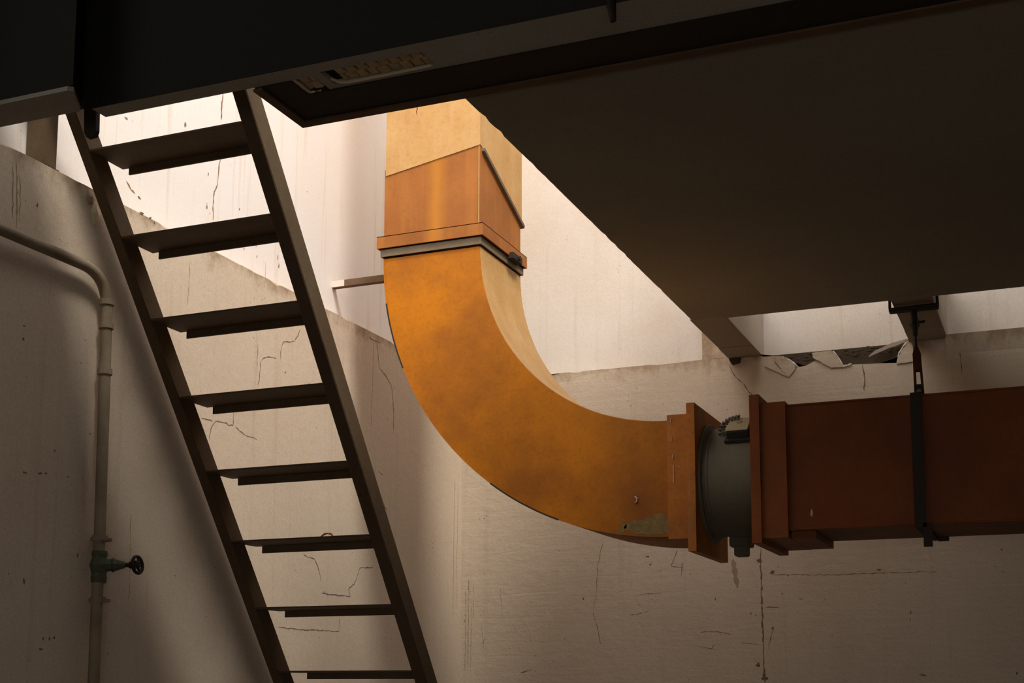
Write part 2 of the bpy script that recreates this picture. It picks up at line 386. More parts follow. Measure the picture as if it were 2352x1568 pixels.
FLAKES = [[(-1.0023, 1.5104), (-0.9165, 1.5143), (-0.8939, 1.494), (-0.8649, 1.4351), (-0.9188, 1.436), (-0.9569, 1.4596), (-0.999, 1.4898)], [(-1.1766, 1.5087), (-1.1366, 1.511), (-1.1092, 1.4962), (-1.0786, 1.4567), (-1.0829, 1.4408), (-1.1114, 1.4109), (-1.1442, 1.4505), (-1.1692, 1.4854)], [(-0.753, 1.4706), (-0.7218, 1.4975), (-0.6493, 1.5242), (-0.5817, 1.5373), (-0.5782, 1.531), (-0.6122, 1.5166), (-0.688, 1.4923), (-0.7493, 1.4683)], [(-0.6341, 1.4278), (-0.6272, 1.4627), (-0.6036, 1.496), (-0.5898, 1.5184), (-0.5636, 1.5237), (-0.5596, 1.4327)], [(-1.2177, 1.4695), (-1.1813, 1.4825), (-1.1423, 1.4462), (-1.1154, 1.4113), (-1.1545, 1.4351)]]
tilt = [(0.012, 0.004), (0.006, 0.001), (0.004, 0.010), (0.003, 0.004), (0.004, 0.003)]
for i, fl in enumerate(FLAKES):
    zmx = max(z for x, z in fl); zmn = min(z for x, z in fl)
    pts = []
    for x, z in fl:
        t = (z-zmn)/(zmx-zmn)
        pts.append(Vector((x, YB - 0.004 - tilt[i][0]*t - tilt[i][1]*(1-t), z)))
    bm = NB(); prism(bm, ragged(pts, 3, 0.002, (0, 2)), (0, 0.010, 0))
    bmesh.ops.triangulate(bm, faces=[f for f in bm.faces if len(f.verts) > 4])
    link('plaster_flake', bm, M['wall_back'] if i != 2 else M['beam'], wall_back)
# pale broken raw edges
for a in [[(-1.1467, 1.5079), (-1.1211, 1.4973), (-1.0937, 1.4805), (-1.0746, 1.4584)], [(-0.9088, 1.5115), (-0.8866, 1.4792), (-0.8648, 1.4371)], [(-0.8668, 1.4353), (-0.8455, 1.4413), (-0.83, 1.4459)], [(-0.6274, 1.4587), (-0.6112, 1.4928), (-0.5897, 1.5203)]]:
    bm = NB()
    for (x0, z0), (x1, z1) in zip(a[:-1], a[1:]):
        tube(bm, [(x0, YB-0.004, z0), ((x0+x1)/2+random.uniform(-.002, .002), YB-0.007, (z0+z1)/2+random.uniform(-.002, .002)), (x1, YB-0.004, z1)], [0.003, 0.005, 0.003], 6)
    link('plaster_edge', bm, M['beam_pale'], wall_back)

bm = NB()
for k in range(90):
    x = random.uniform(-1.16, -0.585); zz = random.uniform(1.490, 1.524)
    b2 = bmesh.ops.create_icosphere(bm, subdivisions=1, radius=random.uniform(0.004, 0.011))['verts']
    for v in b2: v.co = Vector((v.co.x*random.uniform(1.2, 1.9), v.co.y*0.6, v.co.z*random.uniform(.6, 1.0))) + Vector((x, YB+0.031, zz))
link('rubble', bm, M['rubble'], wall_back, kind='stuff')
# slab (ceiling) with a slightly ragged left edge, beams under it across the gap
bm = NB()
n = 70; le = []
for i in range(n+1):
    y = 2.86 + (5.325-2.86)*i/n
    le.append((-1.380 + (random.choice((0, 0, .001, .003, .006))*random.random()), y))
pts = [(4.0, 2.86), (4.0, 5.325)] + [(x, y) for x, y in reversed(le)]
prism(bm, [(x, y, ZS) for x, y in pts], (0, 0, 0.25))
bmesh.ops.triangulate(bm, faces=[f for f in bm.faces if len(f.verts) > 4])
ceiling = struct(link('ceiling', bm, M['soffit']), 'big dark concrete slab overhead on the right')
def beam(name, x0, x1, label):
    bm = box(NB(), x0, x1, 5.30, 5.80, ZS-0.001, 1.775)
    o = struct(link(name, bm, M['beam']), label)
    link('bearing_end', box(NB(), x0, x1, 5.80, 6.06, ZS-0.004, 1.775), M['beam'], o)
    link('whitewashed_side', box(NB(), x1, x1+0.006, 5.326, 6.05, ZS+0.002, 1.775), M['beam_pale'], o)  # pale side sheet: light from the opening is in its colour
    return o
beam('trim_1', -1.386, -1.239, 'concrete beam stub at the slab corner, bearing on the back wall left of the broken plaster')
beam('trim_2', -0.576, -0.424, 'concrete beam stub above the turnbuckle hanger, bearing on the back wall')
bm = box(NB(), -1.514, -1.386, YB+0.002, 6.06, ZB, 3.0)
struct(link('trim_3', bm, M['wall_back']), 'narrow plaster pier beside the left beam stub on the back wall')
bm = prism(NB(), [(-0.425, 5.972, ZB+0.004), (-0.425, 6.06, ZB+0.004), (-0.425, 6.06, 1.448), (-0.425, 6.001, 1.448), (-0.425, 5.978, ZB-0.012)], (4.42, 0, 0))
o = struct(link('trim_4', bm, M['wall_back']), 'chamfered plaster ledge on the back wall, right of the hanger')
bm = prism(NB(), [(-1.385, 5.985, 1.518), (-1.33, 5.985, 1.518), (-1.335, 5.985, 1.497), (-1.37, 5.985, 1.492)], (0, 0.02, 0))
link('bearing_gap', bm, M['rubble'], wall_back)

struct(link('ceiling_upper', box(NB(), -0.75, 4.0, 2.72, 6.4, 3.2, 3.4), M['soffit']), 'unseen slab added over the right part to block sky and sun')  # unseen blocker added overhead to dim the right side and lower back wall
# near ceiling and the lintel in front of the stair opening
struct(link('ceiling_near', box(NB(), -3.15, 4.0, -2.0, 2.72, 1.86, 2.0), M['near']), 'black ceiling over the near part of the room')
bm = NB()
box(bm, -2.325, -1.855, 2.70, 2.757, ZS+0.014, 2.0)
box(bm, -2.75, -2.325, 2.70, 2.757, 1.562, 2.0)
box(bm, -2.325, 4.0, 2.698, 2.7005, ZS, 2.0)
box(bm, -1.855, 4.0, 2.70, 2.86, ZS+0.014, 2.0)
box(bm, -1.855, 4.0, 2.86, 2.998, ZS+0.014, 1.776)
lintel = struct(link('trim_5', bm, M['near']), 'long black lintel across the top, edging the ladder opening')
cx = [-2.325, -1.855, -1.745, -1.736, -1.68, -1.655, -1.37, -0.4, 1.2, 4.0]
cy = [2.701, 2.745, 2.757, 2.822, 2.838]
bm = NB()
for i in range(len(cx)-1):
    for j in range(len(cy)-1):
        x0, x1, y0, y1 = cx[i], cx[i+1], cy[j], cy[j+1]
        if x0 < -1.745 and y0 >= 2.757: continue
        if x0 == -1.655 and y0 in (2.745, 2.757): continue
        if x0 == -1.736 and y0 in (2.757, 2.822): continue
        box(bm, x0, x1, y0, y1, ZS, ZS+0.0145)
bmesh.ops.remove_doubles(bm, verts=bm.verts, dist=1e-5)
link('plaster_soffit', bm, M['near_plaster'], lintel, label='grey plaster underside with two broken patches')
# clay lath bricks showing in the broken patches
def lath(xa, xb, ya, rows, bw=0.0305, bd=0.036):
    for r in range(rows):
        x = xa + (0 if r % 2 == 0 else -bw*0.5)
        while x < xb - 0.006:
            l, rr = max(x, xa), min(x+bw, xb)
            if rr - l > 0.008:
                y0 = ya + r*bd
                bm = box(NB(), l+0.0018, rr-0.0018, y0+0.002, y0+bd-0.002, ZS+0.004+random.uniform(-.001, .002), ZS+0.016)
                link('brick', bm, M['clay'], lintel, bevel=0.003)
            x += bw
lath(-1.625, -1.372, 2.748, 2)
lath(-1.734, -1.682, 2.760, 2)
for pth, r in (([(-1.648, 2.792), (-1.640, 2.812), (-1.620, 2.823), (-1.56, 2.824), (-1.48, 2.822), (-1.40, 2.820), (-1.37, 2.818)], 0.004),
               ([(-1.738, 2.757), (-1.738, 2.80), (-1.738, 2.838), (-1.715, 2.841), (-1.70, 2.838)], 0.0035)):
    bm = NB(); tube(bm, ragged([Vector((x, y, ZS+0.002)) for x, y in pth], 3, 0.001, (0, 1))[:-3], r, 6)
    link('plaster_lip', bm, M['raw_plaster'], lintel, label='pale broken plaster edge')
# steel angle trimming the opening
bm = NB()
box(bm, -1.853, -1.745, 2.757, 2.998, ZS-0.004, ZS+0.0135)
box(bm, -1.745, 4.0, 2.838, 2.998, ZS-0.004, ZS+0.0135)
link('steel_plate', bm, M['dark_steel'], lintel)
bm = NB()
prism(bm, [(-1.858, 2.757, ZS-0.010), (-1.832, 2.757, ZS-0.010), (-1.832, 2.972, ZS-0.010), (4.0, 2.972, ZS-0.010), (4.0, 3.0, ZS-0.010), (-1.858, 3.0, ZS-0.010)], (0, 0, 0.0065))
link('steel_lip', bm, M['brown_steel'], lintel)
bm = NB(); prism(bm, [(-2.75, 2.587, ZS+0.012), (-2.292, 2.587, ZS+0.012), (-2.36, 2.70, ZS+0.012), (-2.75, 2.70, ZS+0.012)], (0, 0, 0.45))
tr6 = struct(link('trim_6', bm, M['near']), 'block of the lintel at the left wall with grey plastered underside, above the short post')
bm = NB(); prism(bm, [(-2.75, 2.588, ZS), (-2.31, 2.588, ZS), (-2.298, 2.598, ZS), (-2.362, 2.70, ZS), (-2.75, 2.70, ZS)], (0, 0, 0.012))
link('plaster_soffit', bm, M['near_plaster'], tr6)

# ------------------------------------------------------------------ cracks, pits, stains and one painted shadow edge of the walls (own shape, fixed to the wall)
def ribbon(bm, pts, w, plane, val, lift=0.0006):
    """irregular line of sunken dirt and painted shadow edge on a wall plane: pts are (along, z)"""
    P = []
    for i in range(len(pts)-1):
        a, b = Vector(pts[i]), Vector(pts[i+1]); k = max(1, int((b-a).length/0.012))
        for q in range(k): P.append(a.lerp(b, q/k) + Vector((random.uniform(-.0022, .0022), random.uniform(-.0022, .0022))))
    P.append(Vector(pts[-1]))
    row = []
    for i, p in enumerate(P):
        d = (P[min(i+1, len(P)-1)] - P[max(i-1, 0)]); d = d.normalized() if d.length else Vector((1, 0)); nrm = Vector((-d.y, d.x))
        ww = w*random.uniform(0.25, 1.1)*(0.35 if i in (0, len(P)-1) else 1)/2
        two = []
        for s in (1, -1):
            q = p + nrm*ww*s
            two.append(bm.verts.new((val+lift, q.x, q.y) if plane == 'x' else (q.x, val-lift, q.y)))
        row.append(two)
    for a, b in zip(row[:-1], row[1:]):
        bm.faces.new((a[0], a[1], b[1], b[0]))

def blob(bm, p, r, plane, val, asp=1.0, lift=0.0007):
    n = 13; vs = []; r = r*0.75
    for k in range(n):
        a = 2*PI*k/n; rr = r*random.uniform(0.3, 1.25)
        u, v = p[0]+rr*math.cos(a)*asp, p[1]+rr*math.sin(a)/max(asp, .6)
        vs.append(bm.verts.new((val+lift, u, v) if plane == 'x' else (u, val-lift, v)))
    bm.faces.new(vs)

CR_UP = [(0.008, [(4.0148, 2.2235), (4.0092, 2.1693), (4.0091, 2.1176)]), (0.008, [(4.0111, 1.9728), (4.0051, 1.928), (4.0014, 1.8927), (3.9977, 1.8574), (3.98, 1.8258), (3.9759, 1.7991), (3.9777, 1.7159)]), (0.008, [(3.4832, 1.6873), (3.5073, 1.6655), (3.5307, 1.6585)])]
CR_LOW = [(0.0045, [(4.4575, 1.4149), (4.4425, 1.3845), (4.4146, 1.3547), (4.3767, 1.3402), (4.339, 1.3345), (4.3213, 1.3111), (4.3175, 1.2585)]), (0.0045, [(4.2866, 1.2565), (4.2442, 1.25), (4.2056, 1.2394), (4.1826, 1.2223)]), (0.0045, [(4.1799, 1.2183), (4.1772, 1.1507), (4.1668, 1.1235)]), (0.0045, [(3.8733, 0.8687), (3.8792, 0.9056), (3.8936, 0.9286), (3.9115, 0.9398), (3.9407, 0.9405), (3.9727, 0.9464), (3.9867, 0.9395), (4.0138, 0.9445), (4.0152, 0.9704), (4.0139, 0.9959)]), (0.0045, [(3.8208, 0.9336), (3.8619, 0.9367), (3.888, 0.9354)]), (0.0045, [(4.0278, 0.9406), (4.0674, 0.9285), (4.0988, 0.9211), (4.1417, 0.9221), (4.171, 0.9173)]), (0.0045, [(5.0962, 1.5197), (5.1059, 1.4707), (5.1201, 1.407), (5.1784, 1.3844), (5.2379, 1.3514), (5.2568, 1.2833), (5.2633, 1.2067), (5.2614, 1.1267)]), (0.0045, [(5.0321, 1.5157), (5.1329, 1.5227)]), (0.0045, [(4.5188, 0.5232), (4.5552, 0.5145), (4.6018, 0.5118), (4.6299, 0.4847), (4.6594, 0.4259)]), (0.0045, [(5.0923, 0.5201), (5.0262, 0.5127), (4.9766, 0.5086), (4.9588, 0.4757), (4.9265, 0.433), (4.8792, 0.4114), (4.8986, 0.3837)]), (0.0045, [(4.6613, 0.3789), (4.7373, 0.3786), (4.8439, 0.3802), (4.8988, 0.3801)]), (0.0045, [(4.3524, 0.2301), (4.5411, 0.228), (4.8063, 0.2335)]), (0.0045, [(4.8063, 0.2335), (4.8112, 0.2942)]), (0.0045, [(5.1226, 0.9433), (5.1715, 0.9351)]), (0.0045, [(5.1751, 0.8192), (5.1922, 0.7924), (5.2172, 0.7819)])]
CR_BACK = [(0.01, [(-1.2597, 0.6263), (-1.2604, 0.5118), (-1.2597, 0.3743)]), (0.009, [(-1.2597, 0.3743), (-1.2575, 0.2182), (-1.2564, 0.1019), (-1.2542, 0.0285)]), (0.004, [(-1.2132, 0.5103), (-1.0615, 0.5076), (-0.966, 0.5027), (-0.7594, 0.5039), (-0.5042, 0.5034)]), (0.003, [(-2.0098, 0.6902), (-2.0389, 0.5772), (-2.0418, 0.474), (-2.0554, 0.4023), (-2.0601, 0.351), (-2.0348, 0.2584), (-2.0244, 0.2073)]), (0.004, [(-1.6469, 0.641), (-1.6643, 0.5951), (-1.6814, 0.5632), (-1.6192, 0.5571)]), (0.004, [(-1.625, 0.5836), (-1.6302, 0.5192)]), (0.008, [(-0.7826, 1.4355), (-0.7815, 1.4135), (-0.7747, 1.387), (-0.7775, 1.3614), (-0.7789, 1.3179)]), (0.004, [(-0.3662, 1.4729), (-0.3664, 1.4243), (-0.362, 1.3561)]), (0.005, [(-1.3857, 1.4932), (-1.3662, 1.4479), (-1.3224, 1.3988), (-1.2812, 1.3378)]), (0.006, [(-0.4007, 1.4704), (-0.3752, 1.4738), (-0.3577, 1.4604), (-0.329, 1.4576)]), (0.006, [(-1.2403, 0.3661), (-1.1816, 0.3648)]), (0.006, [(-1.2072, 0.2758), (-1.224, 0.2275), (-1.2369, 0.1792)]), (0.004, [(-1.8449, 0.432), (-1.7878, 0.4407), (-1.7249, 0.4391)]), (0.004, [(-1.8798, 0.3413), (-1.8311, 0.3485), (-1.7888, 0.3618)]), (0.005, [(-2.6159, 0.2518), (-2.6273, 0.2309), (-2.6319, 0.2183)]), (0.007, [(-2.4327, 0.0766), (-2.3989, 0.0868), (-2.372, 0.0929)]), (0.003, [(-1.5464, 0.2574), (-1.4815, 0.2604), (-1.4014, 0.2475)]), (0.003, [(-1.5738, 0.2023), (-1.493, 0.1817), (-1.4785, 0.2052)]), (0.003, [(-1.3623, 0.2097), (-1.2737, 0.199)])]  # the slanting line under the left beam paints the slab's shadow edge
PIT_LOW = [(2.9711, 0.8943, 0.0031, 1.5), (2.9941, 0.6692, 0.0014, 0.99), (3.5868, 1.1962, 0.0012, 1.42), (3.3094, 0.5295, 0.0026, 1.95), (3.1772, 0.4397, 0.0023, 1.15), (2.961, 0.0537, 0.0011, 1.18), (3.8044, 0.5912, 0.0014, 1.73), (2.9633, 0.3515, 0.0012, 0.91), (3.5699, 0.1158, 0.001, 1.56), (3.1974, 0.3304, 0.0025, 1.06), (3.7373, 0.4851, 0.0023, 1.78), (3.321, 0.3192, 0.0037, 0.92), (3.7402, 0.8448, 0.0014, 0.98), (3.5611, 0.9494, 0.0036, 1.13), (3.4251, 0.7825, 0.0019, 1.04), (3.0928, 0.3164, 0.0027, 1.48), (3.8108, 1.122, 0.0035, 1.0), (3.8956, 0.5483, 0.0019, 1.96), (3.6983, 0.3053, 0.001, 1.24), (2.9669, 0.9442, 0.001, 1.83), (3.0106, 0.832, 0.0015, 1.82), (3.903, 0.4315, 0.001, 1.45), (3.5503, 1.2709, 0.0023, 1.24), (3.4751, 0.4436, 0.0022, 1.43), (3.4018, 1.0388, 0.0015, 0.95), (3.3544, 0.5981, 0.0029, 1.27), (2.9401, 0.5522, 0.001, 1.69), (3.2528, 0.7766, 0.004, 1.27), (3.2127, 0.8094, 0.0014, 0.91), (3.4507, 0.1252, 0.0017, 1.69), (3.8907, 0.246, 0.0026, 1.78), (3.6948, 1.0293, 0.0014, 1.21), (3.1508, 0.5286, 0.0011, 1.54), (3.4228, 1.1668, 0.0013, 1.27), (3.5539, 1.2225, 0.001, 1.42), (3.2906, 0.4308, 0.0011, 1.04), (3.8268, 1.0715, 0.001, 1.14), (3.1943, 0.9576, 0.0016, 1.92), (3.0196, 0.6944, 0.0022, 1.86), (3.9036, 1.2332, 0.0016, 1.86), (3.8681, 0.626, 0.0008, 1.72), (5.1405, 0.8788, 0.0008, 0.88), (4.3415, 0.2732, 0.0008, 1.6), (4.2843, 1.2004, 0.0016, 1.17), (4.2764, 0.398, 0.0011, 1.74), (4.4326, 1.4111, 0.001, 1.85), (4.5606, 0.0927, 0.0008, 1.21), (4.8587, 0.5791, 0.0012, 1.6), (5.0402, 0.6015, 0.0012, 1.47), (4.6702, 1.1834, 0.0015, 1.54), (4.8735, 0.9445, 0.0008, 1.44), (5.0051, 0.6761, 0.0014, 1.27), (4.2526, 0.4687, 0.0008, 1.84), (5.0565, 0.1054, 0.0008, 0.94), (5.0542, 1.1187, 0.0008, 1.26), (4.6483, 1.4633, 0.0011, 1.59), (4.7356, 1.7542, 0.002, 1.32), (4.3483, 0.7284, 0.0008, 1.86), (4.0542, 0.7191, 0.0008, 1.54), (5.0966, 0.2482, 0.0008, 1.55), (5.0395, 1.4897, 0.001, 1.66), (4.793, 0.9829, 0.0014, 1.6), (4.2431, 0.5727, 0.0012, 1.64), (4.4388, 1.115, 0.001, 1.91), (3.9929, 1.3176, 0.0008, 1.82), (5.2173, 1.463, 0.0008, 1.04), (4.5798, 0.8898, 0.002, 1.05), (5.0297, 0.9989, 0.002, 1.76), (5.0898, 0.9443, 0.0013, 1.47), (4.0241, 0.7777, 0.0026, 1.89), (3.8381, 0.5128, 0.0009, 0.96), (3.9855, 0.3324, 0.0027, 1.42), (4.2731, 0.8021, 0.0021, 1.7), (3.8507, 1.1834, 0.0022, 1.39), (4.6875, 0.4079, 0.0014, 1.68), (4.4805, 1.3049, 0.0008, 1.99), (3.8279, 0.4719, 0.0023, 1.08), (3.8478, 0.9026, 0.0009, 1.35), (4.3643, 0.1251, 0.0008, 1.93), (3.8873, 0.1193, 0.0009, 1.67), (3.8, 0.8232, 0.0015, 1.55), (4.8868, 1.5386, 0.0009, 1.54), (3.8599, 0.2655, 0.001, 1.1), (4.0754, 0.5565, 0.0008, 1.09), (4.1487, 1.1809, 0.0017, 1.51), (5.0896, 0.5747, 0.0009, 1.19), (3.9226, 1.1545, 0.0013, 1.68), (4.1449, 1.0436, 0.0019, 1.95), (3.8632, 1.402, 0.0018, 1.39), (4.3386, 0.6126, 0.0018, 0.88), (2.9777, 1.4137, 0.01, 0.7), (2.9492, 1.0023, 0.008, 1.4), (2.9499, 1.0413, 0.006, 2), (2.98, 0.6149, 0.008, 1.6), (3.0453, 0.6222, 0.008, 1.6), (3.0687, 0.6257, 0.006, 1.6), (3.1618, 0.6291, 0.006, 2), (3.4416, 1.599, 0.01, 1), (3.4558, 1.5517, 0.013, 1.2), (3.5014, 1.5521, 0.008, 1), (3.5252, 1.5419, 0.008, 1), (3.8321, 1.6792, 0.005, 1), (3.2215, 0.3982, 0.008, 0.7), (3.002, 0.3028, 0.01, 0.7), (3.0894, 0.142, 0.007, 1), (3.1165, 0.143, 0.008, 1), (3.1364, 0.1462, 0.008, 0.8), (3.0806, 0.1129, 0.009, 1.5), (3.7043, 0.374, 0.004, 1), (3.1006, 0.6985, 0.008, 1), (4.3539, 1.2151, 0.006, 1), (4.5326, 1.2102, 0.004, 1), (4.597, 1.0412, 0.005, 1), (4.7144, 1.4245, 0.004, 1), (5.0319, 1.5216, 0.007, 1.4), (5.2635, 1.3468, 0.006, 1), (4.6851, 0.384, 0.006, 1)]
PIT_BACK = [(-0.2171, 0.053, 0.001, 1.36), (-1.0846, 0.2879, 0.0008, 1.44), (-0.2743, 0.323, 0.0026, 1.02), (-0.2895, 0.5551, 0.0008, 1.66), (-1.0363, 0.5846, 0.0008, 1.75), (-1.4258, 0.6397, 0.0035, 1.74), (-0.9459, 0.5347, 0.0029, 1.75), (-0.5667, 0.3141, 0.0013, 1.97), (-0.7439, 0.596, 0.0008, 1.51), (-0.4885, 0.2531, 0.0021, 1.15), (-0.9464, 0.4885, 0.001, 1.12), (-0.3507, 0.5422, 0.0008, 1.66), (-0.9123, 0.4396, 0.0038, 1.87), (-1.1498, 0.5652, 0.0012, 1.49), (-0.985, 0.2838, 0.0018, 1.78), (-1.1263, 0.2521, 0.0008, 0.88), (-1.3763, 0.5985, 0.0023, 1.25), (-0.79, 0.3679, 0.0008, 0.85), (-1.2118, 0.118, 0.0009, 1.3), (-1.0979, 0.191, 0.0019, 1.26), (-0.7712, 0.4018, 0.0014, 1.51), (-0.6906, 0.0884, 0.0035, 0.86), (-0.9306, 0.6307, 0.001, 1.76), (-0.5537, 0.2913, 0.0008, 1.77), (-0.6326, 0.456, 0.0023, 0.85), (-1.2029, 0.1618, 0.0008, 0.96), (-0.784, 0.2069, 0.0015, 0.84), (-1.0833, 0.2129, 0.0009, 1.03), (-1.4533, 0.5054, 0.0034, 0.86), (-0.7218, 0.0836, 0.0019, 1.14), (-0.5823, 0.5679, 0.0012, 1.12), (-0.3185, 0.1081, 0.0022, 1.25), (-0.4176, 0.0403, 0.001, 1.43), (-1.2267, 0.5983, 0.002, 0.87), (-0.6425, 0.5737, 0.0018, 1.7), (-0.2269, 0.3919, 0.001, 1.28), (-0.5259, 0.1567, 0.0008, 1.19), (-1.3781, 0.5213, 0.0021, 1.92), (-0.1705, 0.5841, 0.001, 1.85), (-0.7723, 0.4307, 0.0023, 1.84), (-1.2558, 0.3358, 0.0008, 1.02), (-0.7367, 0.49, 0.0025, 1.24), (-1.209, 0.2634, 0.0009, 0.88), (-0.1512, 0.5134, 0.0008, 1.38), (-1.4576, 0.1639, 0.0008, 0.85), (-0.2001, 0.3152, 0.0034, 1.88), (-0.4723, 0.6193, 0.0017, 0.88), (-1.4488, 0.1284, 0.0009, 1.7), (-0.7491, 0.1609, 0.0016, 1.97), (-0.8217, 0.1188, 0.0026, 1.5), (-0.772, 0.3804, 0.0017, 1.04), (-0.864, 0.2471, 0.0009, 1.06), (-1.3148, 0.1529, 0.0029, 1.8), (-0.5207, 0.2679, 0.0008, 1.86), (-0.8199, 0.2219, 0.0008, 1.69), (-1.2612, 0.0549, 0.0019, 1.44), (-0.5789, 0.4994, 0.0012, 0.9), (-1.0696, 0.4794, 0.0008, 1.3), (-1.3639, 0.6573, 0.0009, 1.99), (-0.4907, 0.3753, 0.0008, 0.95), (-0.8938, 0.2436, 0.0026, 1.35), (-0.3461, 0.141, 0.0028, 1.2), (-0.8177, 0.5507, 0.0014, 0.85), (-0.8144, 0.5485, 0.0011, 1.02), (-1.4564, 0.4018, 0.0011, 1.45), (-1.285, 0.3485, 0.0009, 0.9), (-0.9024, 0.2353, 0.0009, 1.66), (-0.4035, 0.6262, 0.0008, 1.14), (-0.6625, 0.3427, 0.0014, 0.89), (-1.0571, 0.5586, 0.0021, 1.62), (-1.0459, 0.1058, 0.0008, 0.82), (-0.9511, 0.2349, 0.0035, 1.41), (-1.2701, 0.2847, 0.0008, 1.78), (-1.0085, 0.5945, 0.0008, 1.79), (-0.2632, 0.5169, 0.004, 1.83), (-0.9982, 0.6265, 0.0008, 1.32), (-1.1686, 0.5488, 0.0009, 1.85), (-1.4137, 0.0782, 0.0011, 1.69), (-0.7755, 0.0619, 0.0008, 1.11), (-0.7712, 0.3322, 0.0009, 1.17), (-1.3344, 0.347, 0.0026, 1.84), (-0.9026, 0.0411, 0.0037, 1.18), (-1.3011, 0.1329, 0.0035, 1.58), (-0.201, 0.3387, 0.0013, 0.89), (-0.9603, 0.0753, 0.0008, 0.96), (-1.4128, 0.3528, 0.0015, 1.44), (-0.3097, 0.2189, 0.0016, 1.52), (-0.765, 0.6027, 0.0008, 1.57), (-1.1637, 0.3989, 0.0017, 1.52), (-1.1171, 0.4924, 0.0008, 1.6), (-0.4928, 0.557, 0.0009, 0.98), (-0.6328, 0.46, 0.0029, 1.12), (-0.5997, 0.25, 0.0035, 1.67), (-0.2417, 0.2756, 0.0008, 1.19), (-0.4718, 0.4269, 0.0017, 0.94), (-0.591, 0.4039, 0.0035, 0.89), (-0.9699, 0.1733, 0.001, 1.35), (-0.9923, 0.5966, 0.0009, 1.85), (-0.4376, 0.4461, 0.0018, 1.75), (-0.3943, 0.6005, 0.0008, 1.95), (-1.0777, 0.1673, 0.0016, 1.85), (-1.3557, 0.0706, 0.003, 1.09), (-0.5007, 0.6351, 0.0029, 1.3), (-0.4828, 0.1519, 0.0008, 1.86), (-1.3072, 0.571, 0.0011, 1.1), (-0.5847, 0.5239, 0.0016, 1.71), (-0.1997, 0.3855, 0.0009, 1.49), (-0.5974, 0.075, 0.0014, 1.33), (-1.053, 0.2006, 0.0016, 0.89), (-1.0408, 0.5539, 0.0012, 1.26), (-2.4886, 0.3316, 0.0019, 1.21), (-1.6485, 0.5818, 0.001, 1.65), (-1.9795, 0.1834, 0.0035, 1.41), (-1.6743, 0.2442, 0.0014, 1.4), (-1.4674, 0.4256, 0.0012, 1.37), (-1.8818, 0.6155, 0.0018, 0.85), (-2.206, 0.3824, 0.0015, 1.49), (-1.9259, 0.6402, 0.0011, 1.69), (-2.1598, 0.1381, 0.0015, 1.48), (-1.8439, 0.0393, 0.001, 0.94), (-2.581, 0.545, 0.001, 1.99), (-2.5, 0.3679, 0.0031, 1.37), (-2.3747, 0.4831, 0.0012, 1.17), (-2.0918, 0.3984, 0.001, 1.85), (-1.4962, 0.2938, 0.001, 1.89), (-2.227, 0.4217, 0.001, 1.91), (-1.8203, 0.4625, 0.0012, 1.31), (-2.2052, 0.2359, 0.0036, 0.85), (-1.64, 0.1205, 0.001, 1.97), (-1.6058, 0.1976, 0.001, 1.34), (-1.7442, 0.3032, 0.001, 1.72), (-2.1665, 0.5233, 0.0011, 0.92), (-2.2282, 0.6574, 0.004, 0.96), (-2.2569, 0.4742, 0.0013, 1.21), (-1.5872, 0.5266, 0.004, 1.27), (-1.4778, 0.4326, 0.001, 1.8), (-2.4888, 0.1941, 0.003, 1.06), (-2.2847, 0.306, 0.003, 1.83), (-2.0729, 0.3009, 0.0026, 0.99), (-1.5427, 0.1111, 0.001, 1.55), (-1.7747, 0.2457, 0.001, 0.87), (-2.4055, 0.6059, 0.0013, 1.68), (-1.9646, 0.0872, 0.0014, 1.34), (-2.5288, 0.0587, 0.0019, 1.98), (-1.5307, 0.5879, 0.0017, 1.38), (-1.7434, 0.6208, 0.0019, 1.53), (-2.213, 0.5857, 0.002, 0.86), (-2.2582, 0.6508, 0.0011, 1.1), (-1.911, 0.2249, 0.0021, 1.29), (-1.7487, 0.2375, 0.0015, 1.73), (-1.2688, 0.5752, 0.014, 1), (-1.2129, 0.5201, 0.016, 1.1), (-0.7403, 0.5186, 0.011, 1.2), (-1.4725, 0.4088, 0.007, 0.8), (-1.3099, 0.3401, 0.009, 1), (-1.2884, 0.3299, 0.006, 1), (-0.6153, 0.33, 0.008, 0.7), (-0.6183, 0.3001, 0.006, 0.5), (-0.198, 0.0696, 0.009, 1), (-2.1097, 0.4241, 0.008, 0.7), (-1.7919, 0.6139, 0.009, 1.5), (-1.7776, 0.5766, 0.008, 1.3), (-0.5751, 0.0616, 0.012, 1.6), (-0.2363, 0.5872, 0.007, 1), (-0.9787, 0.3931, 0.005, 1.4), (-1.0838, 0.3995, 0.007, 1.8), (-1.2132, 0.2701, 0.01, 0.7), (-1.2816, 0.1117, 0.015, 1), (-1.2575, 0.0536, 0.022, 1), (-1.9163, 1.6193, 0.004, 1)]
PIT_UP = [(3.7909, 2.0085, 0.012, 0.9), (3.4699, 1.9013, 0.008, 1.4), (3.9388, 1.8781, 0.008, 0.6), (3.9375, 1.7524, 0.012, 0.5), (4.2644, 1.706, 0.007, 0.5), (4.2725, 1.6647, 0.008, 0.5), (4.1822, 1.6715, 0.008, 0.5), (4.4286, 1.6765, 0.016, 0.3), (4.6296, 2.0566, 0.004, 1), (4.4206, 1.7101, 0.012, 0.3), (4.1455, 1.8152, 0.006, 1)]
for w, pts in CR_UP:
    bm = NB(); ribbon(bm, pts, w, 'x', XU); link('crack', bm, M['stain'], wall_left_upper)
for w, pts in CR_LOW:
    bm = NB(); ribbon(bm, pts, w, 'x', XL); link('crack', bm, M['crack'], wall_left)
for w, pts in CR_BACK:
    bm = NB(); ribbon(bm, pts, w, 'y', YB); link('crack', bm, M['crack'], wall_back)  # real cracks plus the slab's painted shadow edge
